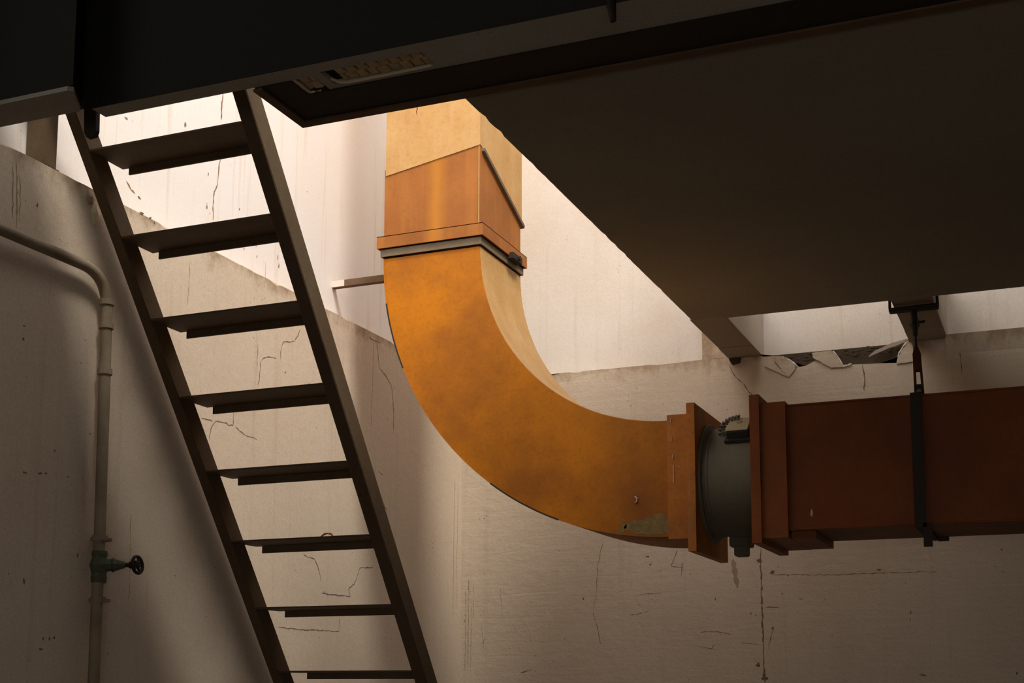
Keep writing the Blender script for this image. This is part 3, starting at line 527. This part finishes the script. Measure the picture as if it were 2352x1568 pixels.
for nm, lst, pl, val, par, mt in (('pits', PIT_LOW, 'x', XL, wall_left, 'crack'), ('pits', PIT_BACK, 'y', YB, wall_back, 'crack'), ('stains', PIT_UP, 'x', XU, wall_left_upper, 'stain')):
    bm = NB()
    for u, v, r, a in lst: blob(bm, (u, v), r, pl, val, a)
    link(nm, bm, M[mt], par, kind='stuff')

for w, pts in [(0.026, [(-1.3863, 0.5872), (-1.3813, 0.5354), (-1.369, 0.4557)]), (0.004, [(-2.7222, 0.4925), (-2.7231, 0.2788), (-2.7241, 0.0881)]), (0.005, [(-2.706, 0.5349), (-2.7071, 0.3424), (-2.7103, 0.1091)]), (0.003, [(-2.6911, 0.4061), (-2.6924, 0.2359), (-2.6961, 0.0774)]), (0.004, [(-2.6801, 0.5127), (-2.6814, 0.3419)]), (0.003, [(-2.536, 0.4874), (-2.5287, 0.3391)]), (0.003, [(-2.6394, 0.3199), (-2.6225, 0.1928)])]:
    bm = NB(); ribbon(bm, pts, w, 'y', YB, 0.0004); link('dirt_run', bm, M['stain2'], wall_back)
for w, pts in [(0.006, [(2.8868, 1.51), (2.8945, 1.4271), (2.9005, 1.3176)]), (0.005, [(2.8737, 1.4985), (2.8792, 1.4216), (2.8829, 1.3444)]), (0.004, [(2.9028, 1.4829), (2.9074, 1.4185), (2.9112, 1.3407)]), (0.004, [(3.7251, 1.4699), (3.7245, 1.3917), (3.719, 1.3125)]), (0.005, [(4.1591, 1.2804), (4.159, 1.1634)]), (0.004, [(4.1967, 1.613), (4.1956, 1.51)]), (0.004, [(5.0639, 1.5197), (5.0622, 1.3238), (5.0527, 1.1282)]), (0.004, [(5.9234, 1.0254), (5.9138, 0.7005), (5.9101, 0.3388)]), (0.003, [(5.96, 0.9871), (5.9544, 0.7046), (5.9446, 0.3829)]), (0.004, [(3.4617, 0.5534), (3.4677, 0.3861), (3.4703, 0.2752)])]:
    bm = NB(); ribbon(bm, pts, w, 'x', XL, 0.0004); link('dirt_run', bm, M['stain2'], wall_left)
# ------------------------------------------------------------------ ladder
def ly(z): return 4.293 - 0.726*z       # near edge of the stringers
lad = thing('ladder', 'steep dark rusty steel ladder leaning up through the opening beside the left wall', 'ladder', (-2.40, ly(-1.5), -1.5))
SD = 0.088
def stringer(x0, x1, ztop):
    bm = NB(); zb = -1.5
    hexa(bm, [(x0, ly(zb), zb), (x1, ly(zb), zb), (x1, ly(zb)+SD, zb), (x0, ly(zb)+SD, zb),
              (x0, ly(ztop), ztop), (x1, ly(ztop), ztop), (x1, ly(ztop)+SD, ztop), (x0, ly(ztop)+SD, ztop)])
    link('stringer', bm, M['ladder'], lad, bevel=0.003)
stringer(-2.722, -2.682, 2.02)
stringer(-2.136, -2.088, 2.02)
z = 1.629 + 0.2234
TZ = []
while z > -1.4:
    TZ.append(z); z -= 0.2234
for k, z in enumerate(TZ):
    y0 = ly(z) + 0.002; y1 = y0 + 0.158
    bm = NB()
    box(bm, -2.681, -2.137, y0, y1, z-0.006, z)
    hl = 0.030 + random.uniform(-.002, .002)
    box(bm, -2.650-random.uniform(0, .006), -2.137, y1-0.006, y1, z-hl, z-0.006)
    link('tread', bm, M['ladder'], lad)
# hook that hangs the ladder from the lintel
bm = NB()
prism(bm, [(-2.392, 2.745, 1.60), (-2.350, 2.745, 1.60), (-2.347, 2.745, 1.488), (-2.353, 2.745, 1.474), (-2.376, 2.745, 1.472), (-2.386, 2.745, 1.488)], (0, 0.016, 0))
link('hook', bm, M['dark_steel'], lad)

# scrap lying on a tread
zt = TZ[6] - 0.006
bm = NB()
p0 = Vector((-2.335, ly(zt)+0.02, zt+0.0075))
for a, b in (((0, 0, 0), (0.030, 0.006, 0.012)), ((0.028, 0.004, 0.010), (0.050, 0.0, -0.001))):
    tube(bm, [p0+Vector(a), p0+(Vector(a)+Vector(b))/2+Vector((0, 0, .004)), p0+Vector(b)], [0.002, 0.004, 0.0015], 6)
o = link('scrap', bm, M['scrap'], None, origin=p0)
o['label'] = 'tiny red-orange scrap lying on a lower ladder tread'; o['category'] = 'scrap'

# short post on the left ledge
post = thing('steel_post', 'short brown steel post standing on the left wall ledge near the ladder top', 'post', (-2.79, 3.03, ZL))
bm = NB(); box(bm, -2.832, -2.762, 3.010, 3.016, ZL, 1.98); box(bm, -2.768, -2.762, 3.016, 3.062, ZL, 1.98); box(bm, -2.832, -2.826, 3.016, 3.062, ZL, 1.98)
link('channel', bm, M['ladder'], post)
bm = NB(); box(bm, -2.838, -2.756, 3.002, 3.070, ZL, ZL+0.006)
link('base_plate', bm, M['dark_steel'], post)

# ------------------------------------------------------------------ ducts
DX0, DX1, DY0, DY1 = -2.511, -2.081, 4.70, 5.130
CXE, CZE, RI, RO = -1.317, 1.745, 0.764, 1.190
# riser
ris = thing('duct_riser', 'square upright duct, pale ochre above an orange slanted hood, left of the dark slab', 'duct', ((DX0+DX1)/2, (DY0+DY1)/2, 1.75))
def zc(x, y):      # slanted cut: lower to the left and towards the back
    return 2.166 - (x-DX1)*(-0.165) - (y-DY0)*0.43
a0, a1, b0, b1 = DX0+0.006, DX1+0.002, DY0-0.004, DY1+0.012
th = 0.010
zt = 3.4
def panel(name, ring0, mat, par):
    pass
bm = NB()
prism(bm, [(a0, b0, zc(a0, b0)), (a1, b0, zc(a1, b0)), (a1, b0, zt), (a0, b0, zt)], (0, th, 0))
prism(bm, [(a1, b0+th, zc(a1, b0)), (a1, b1-th, zc(a1, b1)), (a1, b1-th, zt), (a1, b0+th, zt)], (-th, 0, 0))
prism(bm, [(a0, b1, zc(a0, b1)), (a1, b1, zc(a1, b1)), (a1, b1, zt), (a0, b1, zt)], (0, -th, 0))
prism(bm, [(a0, b0+th, zc(a0, b0)), (a0, b1-th, zc(a0, b1)), (a0, b1-th, zt), (a0, b0+th, zt)], (th, 0, 0))
link('upper_sleeve', bm, M['ochre'], ris, label='pale ochre upper sheet sleeve')
# dark turned-in lip below the slanted cut on the right side
bm = NB()
hexa(bm, [(a1-th, b0+0.02, zc(a1, b0+0.02)-0.012), (a1+0.010, b0+0.02, zc(a1, b0+0.02)-0.012), (a1+0.010, b1+0.006, zc(a1, b1)-0.012), (a1-th, b1+0.006, zc(a1, b1)-0.012),
          (a1-th, b0+0.02, zc(a1, b0+0.02)), (a1+0.012, b0+0.02, zc(a1, b0+0.02)), (a1+0.012, b1+0.006, zc(a1, b1)), (a1-th, b1+0.006, zc(a1, b1))])
link('sleeve_lip', bm, M['grey_band'], ris)
bm = NB()
i0, i1, j0, j1 = DX0, DX1, DY0, DY1
for ring in (((i0, j0), (i1, j0), (0, .004)), ((i1, j0+.004), (i1, j1-.004), (-.004, 0)), ((i1, j1), (i0, j1), (0, -.004)), ((i0, j1-.004), (i0, j0+.004), (.004, 0))):
    (xa, ya), (xb, yb), dd = ring
    prism(bm, [(xa, ya, 1.81), (xb, yb, 1.81), (xb, yb, zc(xb, yb)+0.03), (xa, ya, zc(xa, ya)+0.03)], (dd[0], dd[1], 0))
link('hood', bm, M['hood'], ris, label='orange brown slanted hood')
# welded corner seam of the hood
bm = NB(); tube(bm, [(i1-0.004, j0-0.002, 1.835), (i1-0.004, j0-0.002, 2.165)], 0.0022, 6)
link('corner_seam', bm, M['ochre'], ris)
def band(o, z0, z1, t=0.006):
    bm = NB()
    x0, x1, y0, y1 = DX0-o, DX1+o, DY0-o, DY1+o
    for q in ((x0, x1, y0, y0+t), (x0, x1, y1-t, y1), (x0, x0+t, y0+t, y1-t), (x1-t, x1, y0+t, y1-t)):
        box(bm, *q, z0, z1)
    # cover on top
    for q in ((x0, x1, y0, DY0), (x0, x1, DY1, y1), (x0, DX0, DY0, DY1), (DX1, x1, DY0, DY1)):
        box(bm, *q, z1-0.003, z1)
    return bm
link('flange_band', band(0.022, 1.785, 1.835), M['hood'], ris)
link('gasket_band', band(0.010, 1.752, 1.785), M['grey_band'], ris)
bm = NB(); box(bm, DX1+0.010, DX1+0.040, 4.955, 5.055, 1.772, 1.797); disc(bm, (DX1+0.038, 5.01, 1.785), (1, 0, 0), 0.010, 0.012, 6)
link('clamp', bm, M['dark_steel'], ris)

# elbow
elb = thing('duct_elbow', 'big curved orange rusty duct elbow, bending from the riser to the right', 'duct', (-1.9, 4.915, 0.554))
NS = 56
def arc(r, t): return (CXE - r*math.cos(t), CZE - r*math.sin(t))
def sector(y0, y1, r0, r1):
    bm = NB(); rows = []
    for i in range(NS+1):
        t = (PI/2)*i/NS
        row = []
        for r in (r0, r1):
            x, z = arc(r, t)
            row += [bm.verts.new((x, y0, z)), bm.verts.new((x, y1, z))]
        rows.append(row)
    for a, b in zip(rows[:-1], rows[1:]):
        for f in ((a[0], b[0], b[2], a[2]), (a[1], a[3], b[3], b[1]), (a[0], a[1], b[1], b[0]), (a[2], b[2], b[3], a[3])):
            bm.faces.new(f)
    bm.faces.new((rows[0][0], rows[0][2], rows[0][3], rows[0][1])); bm.faces.new((rows[-1][0], rows[-1][1], rows[-1][3], rows[-1][2]))
    return bm
link('front_panel', sector(DY0, DY0+0.004, RI, RO), M['orange'], elb)
link('back_panel', sector(DY1-0.004, DY1, RI, RO), M['orange'], elb)
def smooth_sheet(name, bm, mat, lab=None):
    o = link(name, bm, mat, elb, label=lab)
    for p in o.data.polygons: p.use_smooth = abs(p.normal.y) < 0.5 and len(p.vertices) == 4
    try: o.data.set_sharp_from_angle(angle=math.radians(35))
    except Exception: pass
    return o
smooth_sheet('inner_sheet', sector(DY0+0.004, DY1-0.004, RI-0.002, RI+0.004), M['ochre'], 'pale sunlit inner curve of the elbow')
smooth_sheet('outer_sheet', sector(DY0-0.002, DY1+0.002, RO-0.002, RO+0.004), M['orange'])
for (t0, t1) in ((0.16, 0.40), (0.93, 1.20)):       # turned seam edge along the outer curve
    pth = [(*arc(RO+0.003, t0+(t1-t0)*k/10), ) for k in range(11)]
    bm = NB(); tube(bm, [(x, DY0-0.002, z) for x, z in pth], 0.0035, 5)
    link('seam_edge', bm, M['dark_steel'], elb)
PEEL = [[(-1.4943, 0.5908), (-1.4722, 0.6125), (-1.4136, 0.6179), (-1.3802, 0.6324), (-1.3437, 0.6387), (-1.3177, 0.6182), (-1.3137, 0.5604), (-1.3811, 0.5601), (-1.4476, 0.5662)], [(-1.518, 0.5757), (-1.5009, 0.6025), (-1.4838, 0.626), (-1.4807, 0.6016), (-1.4944, 0.5746)]]
for pl in PEEL:
    bm = NB(); prism(bm, ragged([Vector((x, DY0-0.0008, z)) for x, z in pl], 4, 0.004, (0, 2)), (0, 0.001, 0))
    bmesh.ops.triangulate(bm, faces=[f for f in bm.faces if len(f.verts) > 4])
    link('peeled_patch', bm, M['peel'], elb, label='olive patch of peeled paint')
bm = NB()
x, z = (-1.4428, 0.6938)
tube(bm, [(x-.006, DY0-.001, z+.012), (x+.004, DY0-.006, z+.004), (x+.002, DY0-.004, z-.008), (x-.004, DY0-.001, z-.012)], [.002, .003, .003, .002], 6)
link('paint_scab', bm, M['paint_drip'], elb)

def frame(x0, x1, o, mat, name, par, zlo=0.554, zhi=0.985, t=0.006, dz=0.0):
    """square collar around the duct section, o proud of it"""
    bm = NB()
    y0, y1, z0, z1 = DY0-o, DY1+o, zlo-o-dz, zhi+o
    box(bm, x0, x1, y0, y0+max(t, o), z0, z1); box(bm, x0, x1, y1-max(t, o), y1, z0, z1)
    box(bm, x0, x1, y0+max(t, o), y1-max(t, o), z1-max(t, o), z1); box(bm, x0, x1, y0+max(t, o), y1-max(t, o), z0, z0+max(t, o))
    return link(name, bm, mat, par)
frame(-1.319, -1.240, 0.014, M['collar'], 'collar', elb)
bm = NB()      # end flange plate with the round outlet cut in it
def flange(x0, x1, zlo, zhi, o=0.028, R=0.196):
    bm = NB(); n = 40; cyy, czz = (DY0+DY1)/2, 0.770
    y0, y1 = DY0-o, DY1+o
    sq = []
    for k in range(n):
        a = 2*PI*k/n - 3*PI/4
        c, s = math.cos(a), math.sin(a)
        q = min((( (y1-cyy) if c > 0 else (cyy-y0))/abs(c)) if abs(c) > 1e-6 else 9, (((zhi-czz) if s > 0 else (czz-zlo))/abs(s)) if abs(s) > 1e-6 else 9)
        sq.append((cyy+c*q, czz+s*q, cyy+c*R, czz+s*R))
    # make sure the four corners exist
    for (cy_, cz_) in ((y0, zlo), (y1, zlo), (y1, zhi), (y0, zhi)):
        k = min(range(n), key=lambda i: (sq[i][0]-cy_)**2 + (sq[i][1]-cz_)**2)
        sq[k] = (cy_, cz_, sq[k][2], sq[k][3])
    ring = [[bm.verts.new((x, p[0], p[1])) for p in sq] for x in (x0, x1)]
    hole = [[bm.verts.new((x, p[2], p[3])) for p in sq] for x in (x0, x1)]
    for k in range(n):
        j = (k+1) % n
        bm.faces.new((ring[0][k], hole[0][k], hole[0][j], ring[0][j]))
        bm.faces.new((ring[1][k], ring[1][j], hole[1][j], hole[1][k]))
        bm.faces.new((ring[0][k], ring[0][j], ring[1][j], ring[1][k]))
        bm.faces.new((hole[0][k], hole[1][k], hole[1][j], hole[0][j]))
    return bm
link('end_flange', flange(-1.242, -1.212, 0.492, 1.036), M['collar'], elb)
DRIPS = [(-1.3027, 0.92, 0.9006), (-1.2988, 0.8517, 0.8356), (-1.2962, 0.8112, 0.7469), (-1.2749, 0.8067, 0.8002), (-1.3034, 0.9867, 0.9705)]
bm = NB()
for x, z0, z1 in DRIPS:
    box(bm, x-0.0013, x+0.0013, DY0-0.0165, DY0-0.0135, z1, z0)
link('paint_drips', bm, M['paint_drip'], elb, kind='stuff')

# damper between elbow and run
dam = thing('duct_damper', 'round grey green damper drum between the elbow and the red-brown duct', 'damper', (-1.11, 4.915, 0.77))
CY, CZ = 4.915, 0.770
def drum(prof, seg=56):
    bm = NB(); prev = None
    for x, r in prof:
        ring = [bm.verts.new((x, CY+r*math.cos(2*PI*k/seg), CZ+r*math.sin(2*PI*k/seg))) for k in range(seg)]
        if prev:
            for k in range(seg): bm.faces.new((prev[k], prev[(k+1) % seg], ring[(k+1) % seg], ring[k]))
        prev = ring
    return bm
def smooth_part(name, bm, mat, par, lab=None):
    o = link(name, bm, mat, par, smooth=True, label=lab)
    try: o.data.set_sharp_from_angle(angle=math.radians(35))
    except Exception: pass
    return o
smooth_part('drum', drum([(-1.2115, 0.203), (-1.19, 0.203), (-1.186, 0.207), (-1.180, 0.207), (-1.176, 0.203), (-1.0105, 0.203)]), M['drum'], dam)
smooth_part('mounting_ring', drum([(-1.2115, 0.203), (-1.2115, 0.224), (-1.205, 0.226), (-1.200, 0.222), (-1.198, 0.203)]), M['drum'], dam)
bm = NB()
box(bm, -1.165, -1.085, 4.98, 5.06, 0.535, 0.60); box(bm, -1.15, -1.10, 4.99, 5.05, 0.500, 0.54)
link('drain_foot', bm, M['drum'], dam, bevel=0.006)
# junction box set on the drum, tilted with its curve
def tilted(bm, x0, x1, t0, t1, r0, r1, ang):
    e_r = Vector((0, -math.cos(ang), math.sin(ang))); e_t = Vector((0, math.sin(ang), math.cos(ang)))
    c = Vector((0, CY, CZ))
    P = lambda x, t, r: c + Vector((x, 0, 0)) + e_t*t + e_r*r
    return hexa(bm, [P(x0, t0, r0), P(x1, t0, r0), P(x1, t1, r0), P(x0, t1, r0), P(x0, t0, r1), P(x1, t0, r1), P(x1, t1, r1), P(x0, t1, r1)])
ANG = math.radians(52)
jb = link('junction_box', tilted(NB(), -1.112, -1.028, -0.048, 0.048, 0.205, 0.240, ANG), M['box_dark'], dam, bevel=0.004, label='small dark box with dusty lid')
link('box_lid', tilted(NB(), -1.110, -1.030, -0.047, 0.047, 0.240, 0.2455, ANG), M['box_lid'], jb, bevel=0.002)
link('box_base', tilted(NB(), -1.120, -1.016, -0.060, 0.056, 0.199, 0.209, ANG), M['box_dark'], jb)
bm = NB()
e_r = Vector((0, -math.cos(ANG), math.sin(ANG))); e_t = Vector((0, math.sin(ANG), math.cos(ANG)))
torus(bm, Vector((-1.068, CY, CZ)) + e_r*0.2455 + e_t*0.012, e_r, 0.009, 0.0014, 20, 5)
link('lid_knockout', bm, M['box_dark'], jb)
bm = NB(); tube(bm, [Vector((-1.012, CY, CZ))+e_r*0.222+e_t*0.01, Vector((-1.030, CY, CZ))+e_r*0.222+e_t*0.01], 0.008, 8)
link('cable_gland', bm, M['box_dark'], jb)
# coiled cable
ctrl = [Vector(p) for p in ((-1.130, 4.80, 0.905), (-1.140, 4.79, 0.928), (-1.137, 4.785, 0.955), (-1.118, 4.785, 0.977), (-1.095, 4.79, 0.988), (-1.073, 4.795, 0.992))]
def cr(pts, n=24):
    out = []
    for i in range(len(pts)-1):
        p0, p1, p2, p3 = pts[max(i-1, 0)], pts[i], pts[i+1], pts[min(i+2, len(pts)-1)]
        for k in range(n):
            t = k/n
            out.append(0.5*((2*p1) + (p2-p0)*t + (2*p0-5*p1+4*p2-p3)*t*t + (3*p1-p0-3*p2+p3)*t**3))
    out.append(pts[-1]); return out
spine = cr(ctrl, 40)
hel = []
for i, p in enumerate(spine):
    t = (spine[min(i+1, len(spine)-1)] - spine[max(i-1, 0)]).normalized()
    u = (Vector((0, -1, 0)) - t*Vector((0, -1, 0)).dot(t)).normalized(); w = t.cross(u)
    a = 2*PI*11*i/len(spine)
    hel.append(p + (u*math.cos(a) + w*math.sin(a))*0.0088)
bm = NB(); tube(bm, hel, 0.0040, 7)
link('coiled_cable', bm, M['cable'], dam, smooth=True, label='grey coiled cable curling above the box')
bm = NB(); tube(bm, bez((-1.076, 4.795, 0.984), (-1.05, 4.80, 0.980), (-1.0115, 4.81, 0.996), 8), 0.002, 6)
link('cable_tail', bm, M['box_dark'], dam, smooth=True)

# horizontal run
run = thing('duct_run', 'dark red-brown square duct running right under the slab', 'duct', (0.0, 4.915, 0.555))
frame_o = frame(-0.975, -0.884, 0.016, M['run_collar'], 'collar', run, zlo=0.545, zhi=1.0)
link('end_flange', flange(-1.010, -0.975, 0.512, 1.046, 0.03), M['run_collar'], run)
bm = NB()
X0, X1 = -0.93, 2.6
for q in ((DY0, DY0+0.004, 0.557, 1.002), (DY1-0.004, DY1, 0.557, 1.002), (DY0+0.004, DY1-0.004, 0.998, 1.002), (DY0+0.004, DY1-0.004, 0.557, 0.561)):
    box(bm, X0, X1, *q)
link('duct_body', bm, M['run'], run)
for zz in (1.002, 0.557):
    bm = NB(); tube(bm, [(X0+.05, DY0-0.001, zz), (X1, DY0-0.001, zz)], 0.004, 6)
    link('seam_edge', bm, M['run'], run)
bm = NB(); box(bm, -0.885, -0.80, 4.75, 5.142, 0.530, 0.557)
link('bottom_cleat', bm, M['run_collar'], run)
bm = NB(); prism(bm, [((-0.8043, 0.614)[0]+dx, DY0-0.0012, (-0.8043, 0.614)[1]+dz) for dx, dz in ((0, .014), (.004, .006), (.0045, -.006), (0, -.014), (-.004, -.008), (-.003, .004))], (0, 0.0015, 0))
link('paint_drip', bm, M['paint_drip'], run)

# hanger: saddle under the beam, rod, turnbuckle, strap round the duct
han = thing('duct_hanger', 'dark turnbuckle hanger hung from the beam stub, strapped round the red-brown duct', 'hanger', (-0.45, 4.92, 0.50))
YS = 5.40
bm = NB()
box(bm, -0.592, -0.404, YS-0.02, YS+0.02, 1.496, 1.512)
box(bm, -0.412, -0.404, YS-0.02, YS+0.02, 1.512, 1.60); box(bm, -0.592, -0.586, YS-0.02, YS+0.02, 1.512, 1.60)
link('saddle', bm, M['dark_steel'], han, bevel=0.002)
A = Vector((-0.498, YS, 1.50)); B = Vector((-0.446, 4.93, 1.045))
ax = (B-A)
P = lambda t: A + ax*t
def seg(name, t0, t1, r0, r1, mat, n=10):
    bm = NB(); tube(bm, [P(t0), P(t1)], [r0, r1], n)
    return link(name, bm, mat, han, smooth=False)
seg('stem', 0.0, 0.20, 0.013, 0.012, M['dark_steel'])
seg('lock_nut', 0.13, 0.20, 0.018, 0.018, M['dark_steel'], 6)
seg('socket', 0.20, 0.31, 0.015, 0.009, M['dark_steel'])
bm = NB(); tube(bm, [P(0.165)+Vector((-0.012, 0, 0)), P(0.165)+Vector((0.040, 0, 0.003))], 0.005, 6)
link('cross_pin', bm, M['dark_steel'], han)
seg('rod', 0.30, 0.50, 0.005, 0.006, M['dark_steel'])
# slotted turnbuckle: two cheeks and bridges
bm = NB()
side = Vector((1, 0, 0)); bk = ax.normalized().cross(side).normalized()
def cheek(t0, t1, s0, s1, w0, w1):
    pts = []
    for t, s, w in ((t0, s0, w0), (t1, s1, w1)):
        for a, b in ((-1, -1), (1, -1), (1, 1), (-1, 1)):
            pts.append(P(t) + side*(s + a*w) + bk*b*0.006)
    hexa(bm, pts)
cheek(0.46, 0.54, 0, 0, 0.006, 0.015)
cheek(0.54, 0.72, 0, 0, 0.015, 0.016)
cheek(0.72, 0.90, -0.0115, -0.0125, 0.0045, 0.0045); cheek(0.72, 0.90, 0.0115, 0.0125, 0.0045, 0.0045)
link('turnbuckle', bm, M['red_steel'], han, label='red-brown slotted turnbuckle')
bm = NB()
cheek(0.88, 1.06, 0, 0, 0.017, 0.017)
link('clevis', bm, M['dark_steel'], han)
bm = NB(); disc(bm, P(0.95)+bk*0.004, Vector((0, -1, -0.2)), 0.009, 0.016, 10)
link('clevis_bolt', bm, M['grey_band'], han)
bm = NB()
sx0, sx1 = -0.456, -0.418
box(bm, sx0, sx1, DY0-0.012, DY0-0.007, 0.55, 1.008); box(bm, sx0, sx1, DY1+0.003, DY1+0.008, 0.55, 1.008)
box(bm, sx0, sx1, DY0-0.012, DY1+0.008, 1.0065, 1.0115)
box(bm, sx0, sx1, DY0-0.012, DY1+0.008, 0.545, 0.550)
link('strap', bm, M['dark_steel'], han)
bm = NB(); box(bm, -0.430, -0.401, DY0-0.012, DY0-0.0062, 0.478, 0.56); link('strap_lug', bm, M['dark_steel'], han); bm = NB(); box(bm, -0.4175, -0.38, DY1-0.02, DY1+0.0025, 0.541, 0.5568)
link('strap_lug', bm, M['dark_steel'], han)
bm = NB(); box(bm, B.x-0.014, B.x+0.014, 4.90, 4.94, 1.008, 1.05)
link('strap_eye', bm, M['dark_steel'], han)

# brace from the wall to the riser
br = thing('duct_brace', 'thin rusty brace bar from the bright left wall to the orange duct', 'brace', (-2.68, 4.86, 1.71))
bm = NB(); box(bm, -2.84, DX0, 4.85, 4.855, 1.706, 1.734); box(bm, -2.84, DX0, 4.855, 4.88, 1.706, 1.711)
link('angle_bar', bm, M['brown_steel'], br)
bm = NB(); box(bm, -2.8395, -2.780, 4.8485, 4.850, 1.706, 1.734)
link('plaster_smear', bm, M['beam_pale'], br, label='pale plaster smeared on the wall end')
bm = NB(); disc(bm, (-2.54, 4.850, 1.72), (0, -1, 0), 0.009, 0.008, 6)
link('bolt', bm, M['dark_steel'], br)

# ------------------------------------------------------------------ water pipe with valve on the left wall
pp = thing('water_pipe', 'whitewashed pipe bent down the left wall, with green valve and black handwheel', 'pipe', (-2.72, 3.27, -1.5))
XP = -2.712
R_ = 0.0175
pth = [(XP, 1.2, 1.275), (XP, 3.13, 1.279)] + bez((XP, 3.13, 1.279), (XP, 3.258, 1.282), (XP, 3.260, 1.165), 10)[1:] + [(XP, 3.272, 0.50), (XP, 3.276, -1.5)]
bm = NB(); tube(bm, pth, R_, 14)
link('pipe', bm, M['pipe'], pp, smooth=True)
for i, (y, z) in enumerate(((3.259, 1.20), (3.261, 1.125), (3.264, 0.98))):
    bm = NB(); tube(bm, [(XP, y, z), (XP, y, z-0.018)], R_+0.005, 14)
    link('coupling', bm, M['pipe'], pp)
for y, z in ((3.274, 0.462), (3.278, 0.275)):
    bm = NB(); tube(bm, [(XP, y, z), (XP, y, z-0.016)], R_+0.006, 14); box(bm, XL+0.0015, XP+0.004, y, y+0.052, z-0.013, z-0.003)
    link('pipe_clip', bm, M['pipe'], pp)
vy = 3.276
bm = NB(); tube(bm, [(XP, vy, 0.415), (XP, vy, 0.405), (XP, vy, 0.395), (XP, vy, 0.372), (XP, vy, 0.345), (XP, vy, 0.335), (XP, vy, 0.318)], [0.023, 0.024, 0.022, 0.029, 0.022, 0.024, 0.023], 8)
sdir = Vector((0.80, 0.60, 0.03)).normalized()
b0_ = Vector((XP, vy, 0.372))
tube(bm, [b0_, b0_+sdir*0.035, b0_+sdir*0.04, b0_+sdir*0.052, b0_+sdir*0.075], [0.022, 0.019, 0.023, 0.017, 0.010], 8)
val = link('valve', bm, M['verdigris'], pp, smooth=False, label='green verdigris brass valve')
bm = NB(); tube(bm, [b0_+sdir*0.06, b0_+sdir*0.085, b0_+sdir*0.09, b0_+sdir*0.115], [0.0075, 0.0075, 0.011, 0.013], 8)
link('stem', bm, M['black_iron'], val)
hc = b0_ + sdir*0.112
hax = Vector((0.86, 0.05, 0.10)).normalized()
bm = NB(); torus(bm, hc, hax, 0.026, 0.0052, 30, 8); disc(bm, hc-hax*0.006, hax, 0.009, 0.014, 10)
hu = hax.orthogonal().normalized(); hw = hax.cross(hu)
for k in range(5):
    a = 2*PI*k/5 + 0.5; d = hu*math.cos(a)+hw*math.sin(a)
    tube(bm, [hc+d*0.005, hc+d*0.026], 0.004, 6)
link('handwheel', bm, M['black_iron'], val, label='black spoked handwheel')

# ------------------------------------------------------------------ small bits
bm = NB(); tube(bm, [(-0.862, 2.66, 1.70), (-0.862, 2.66, 1.50), (-0.858, 2.66, 1.462)], [0.011, 0.011, 0.007], 8); disc(bm, (-0.862, 2.66, 1.515), (0, 0, 1), 0.017, 0.012, 6)
box(bm, -0.874, -0.850, 2.655, 2.705, 1.62, 1.70)
o = link('ceiling_bolt', bm, M['black_iron'], None, origin=(-0.862, 2.66, 1.47)); o['label'] = 'black bolt stub hanging on the lintel face at the top edge'; o['category'] = 'bolt'
bm = NB(); tube(bm, [(-1.511, 2.996, 1.520), (-1.508, 2.997, 1.510), (-1.511, 2.997, 1.502), (-1.508, 2.996, 1.492)], [0.0012, 0.0011, 0.0009, 0.0006], 5)
o = link('twig', bm, M['crack'], None, origin=(-1.511, 2.996, 1.516)); o['label'] = 'thin dark fibre hanging from the lintel edge before the pale duct'; o['category'] = 'fibre'
for (y, z, r, mt) in ((3.205, 1.520, 0.022, 'wall_back'), (3.232, 1.475, 0.026, 'raw_plaster')):
    bm = NB(); bmesh.ops.create_icosphere(bm, subdivisions=2, radius=r)
    for v in bm.verts:
        v.co *= random.uniform(0.8, 1.15); v.co.z *= 1.5; v.co.x *= 0.55
        v.co += Vector((XL-0.006, y, z))
    link('mortar_lump', bm, M[mt], wall_left)
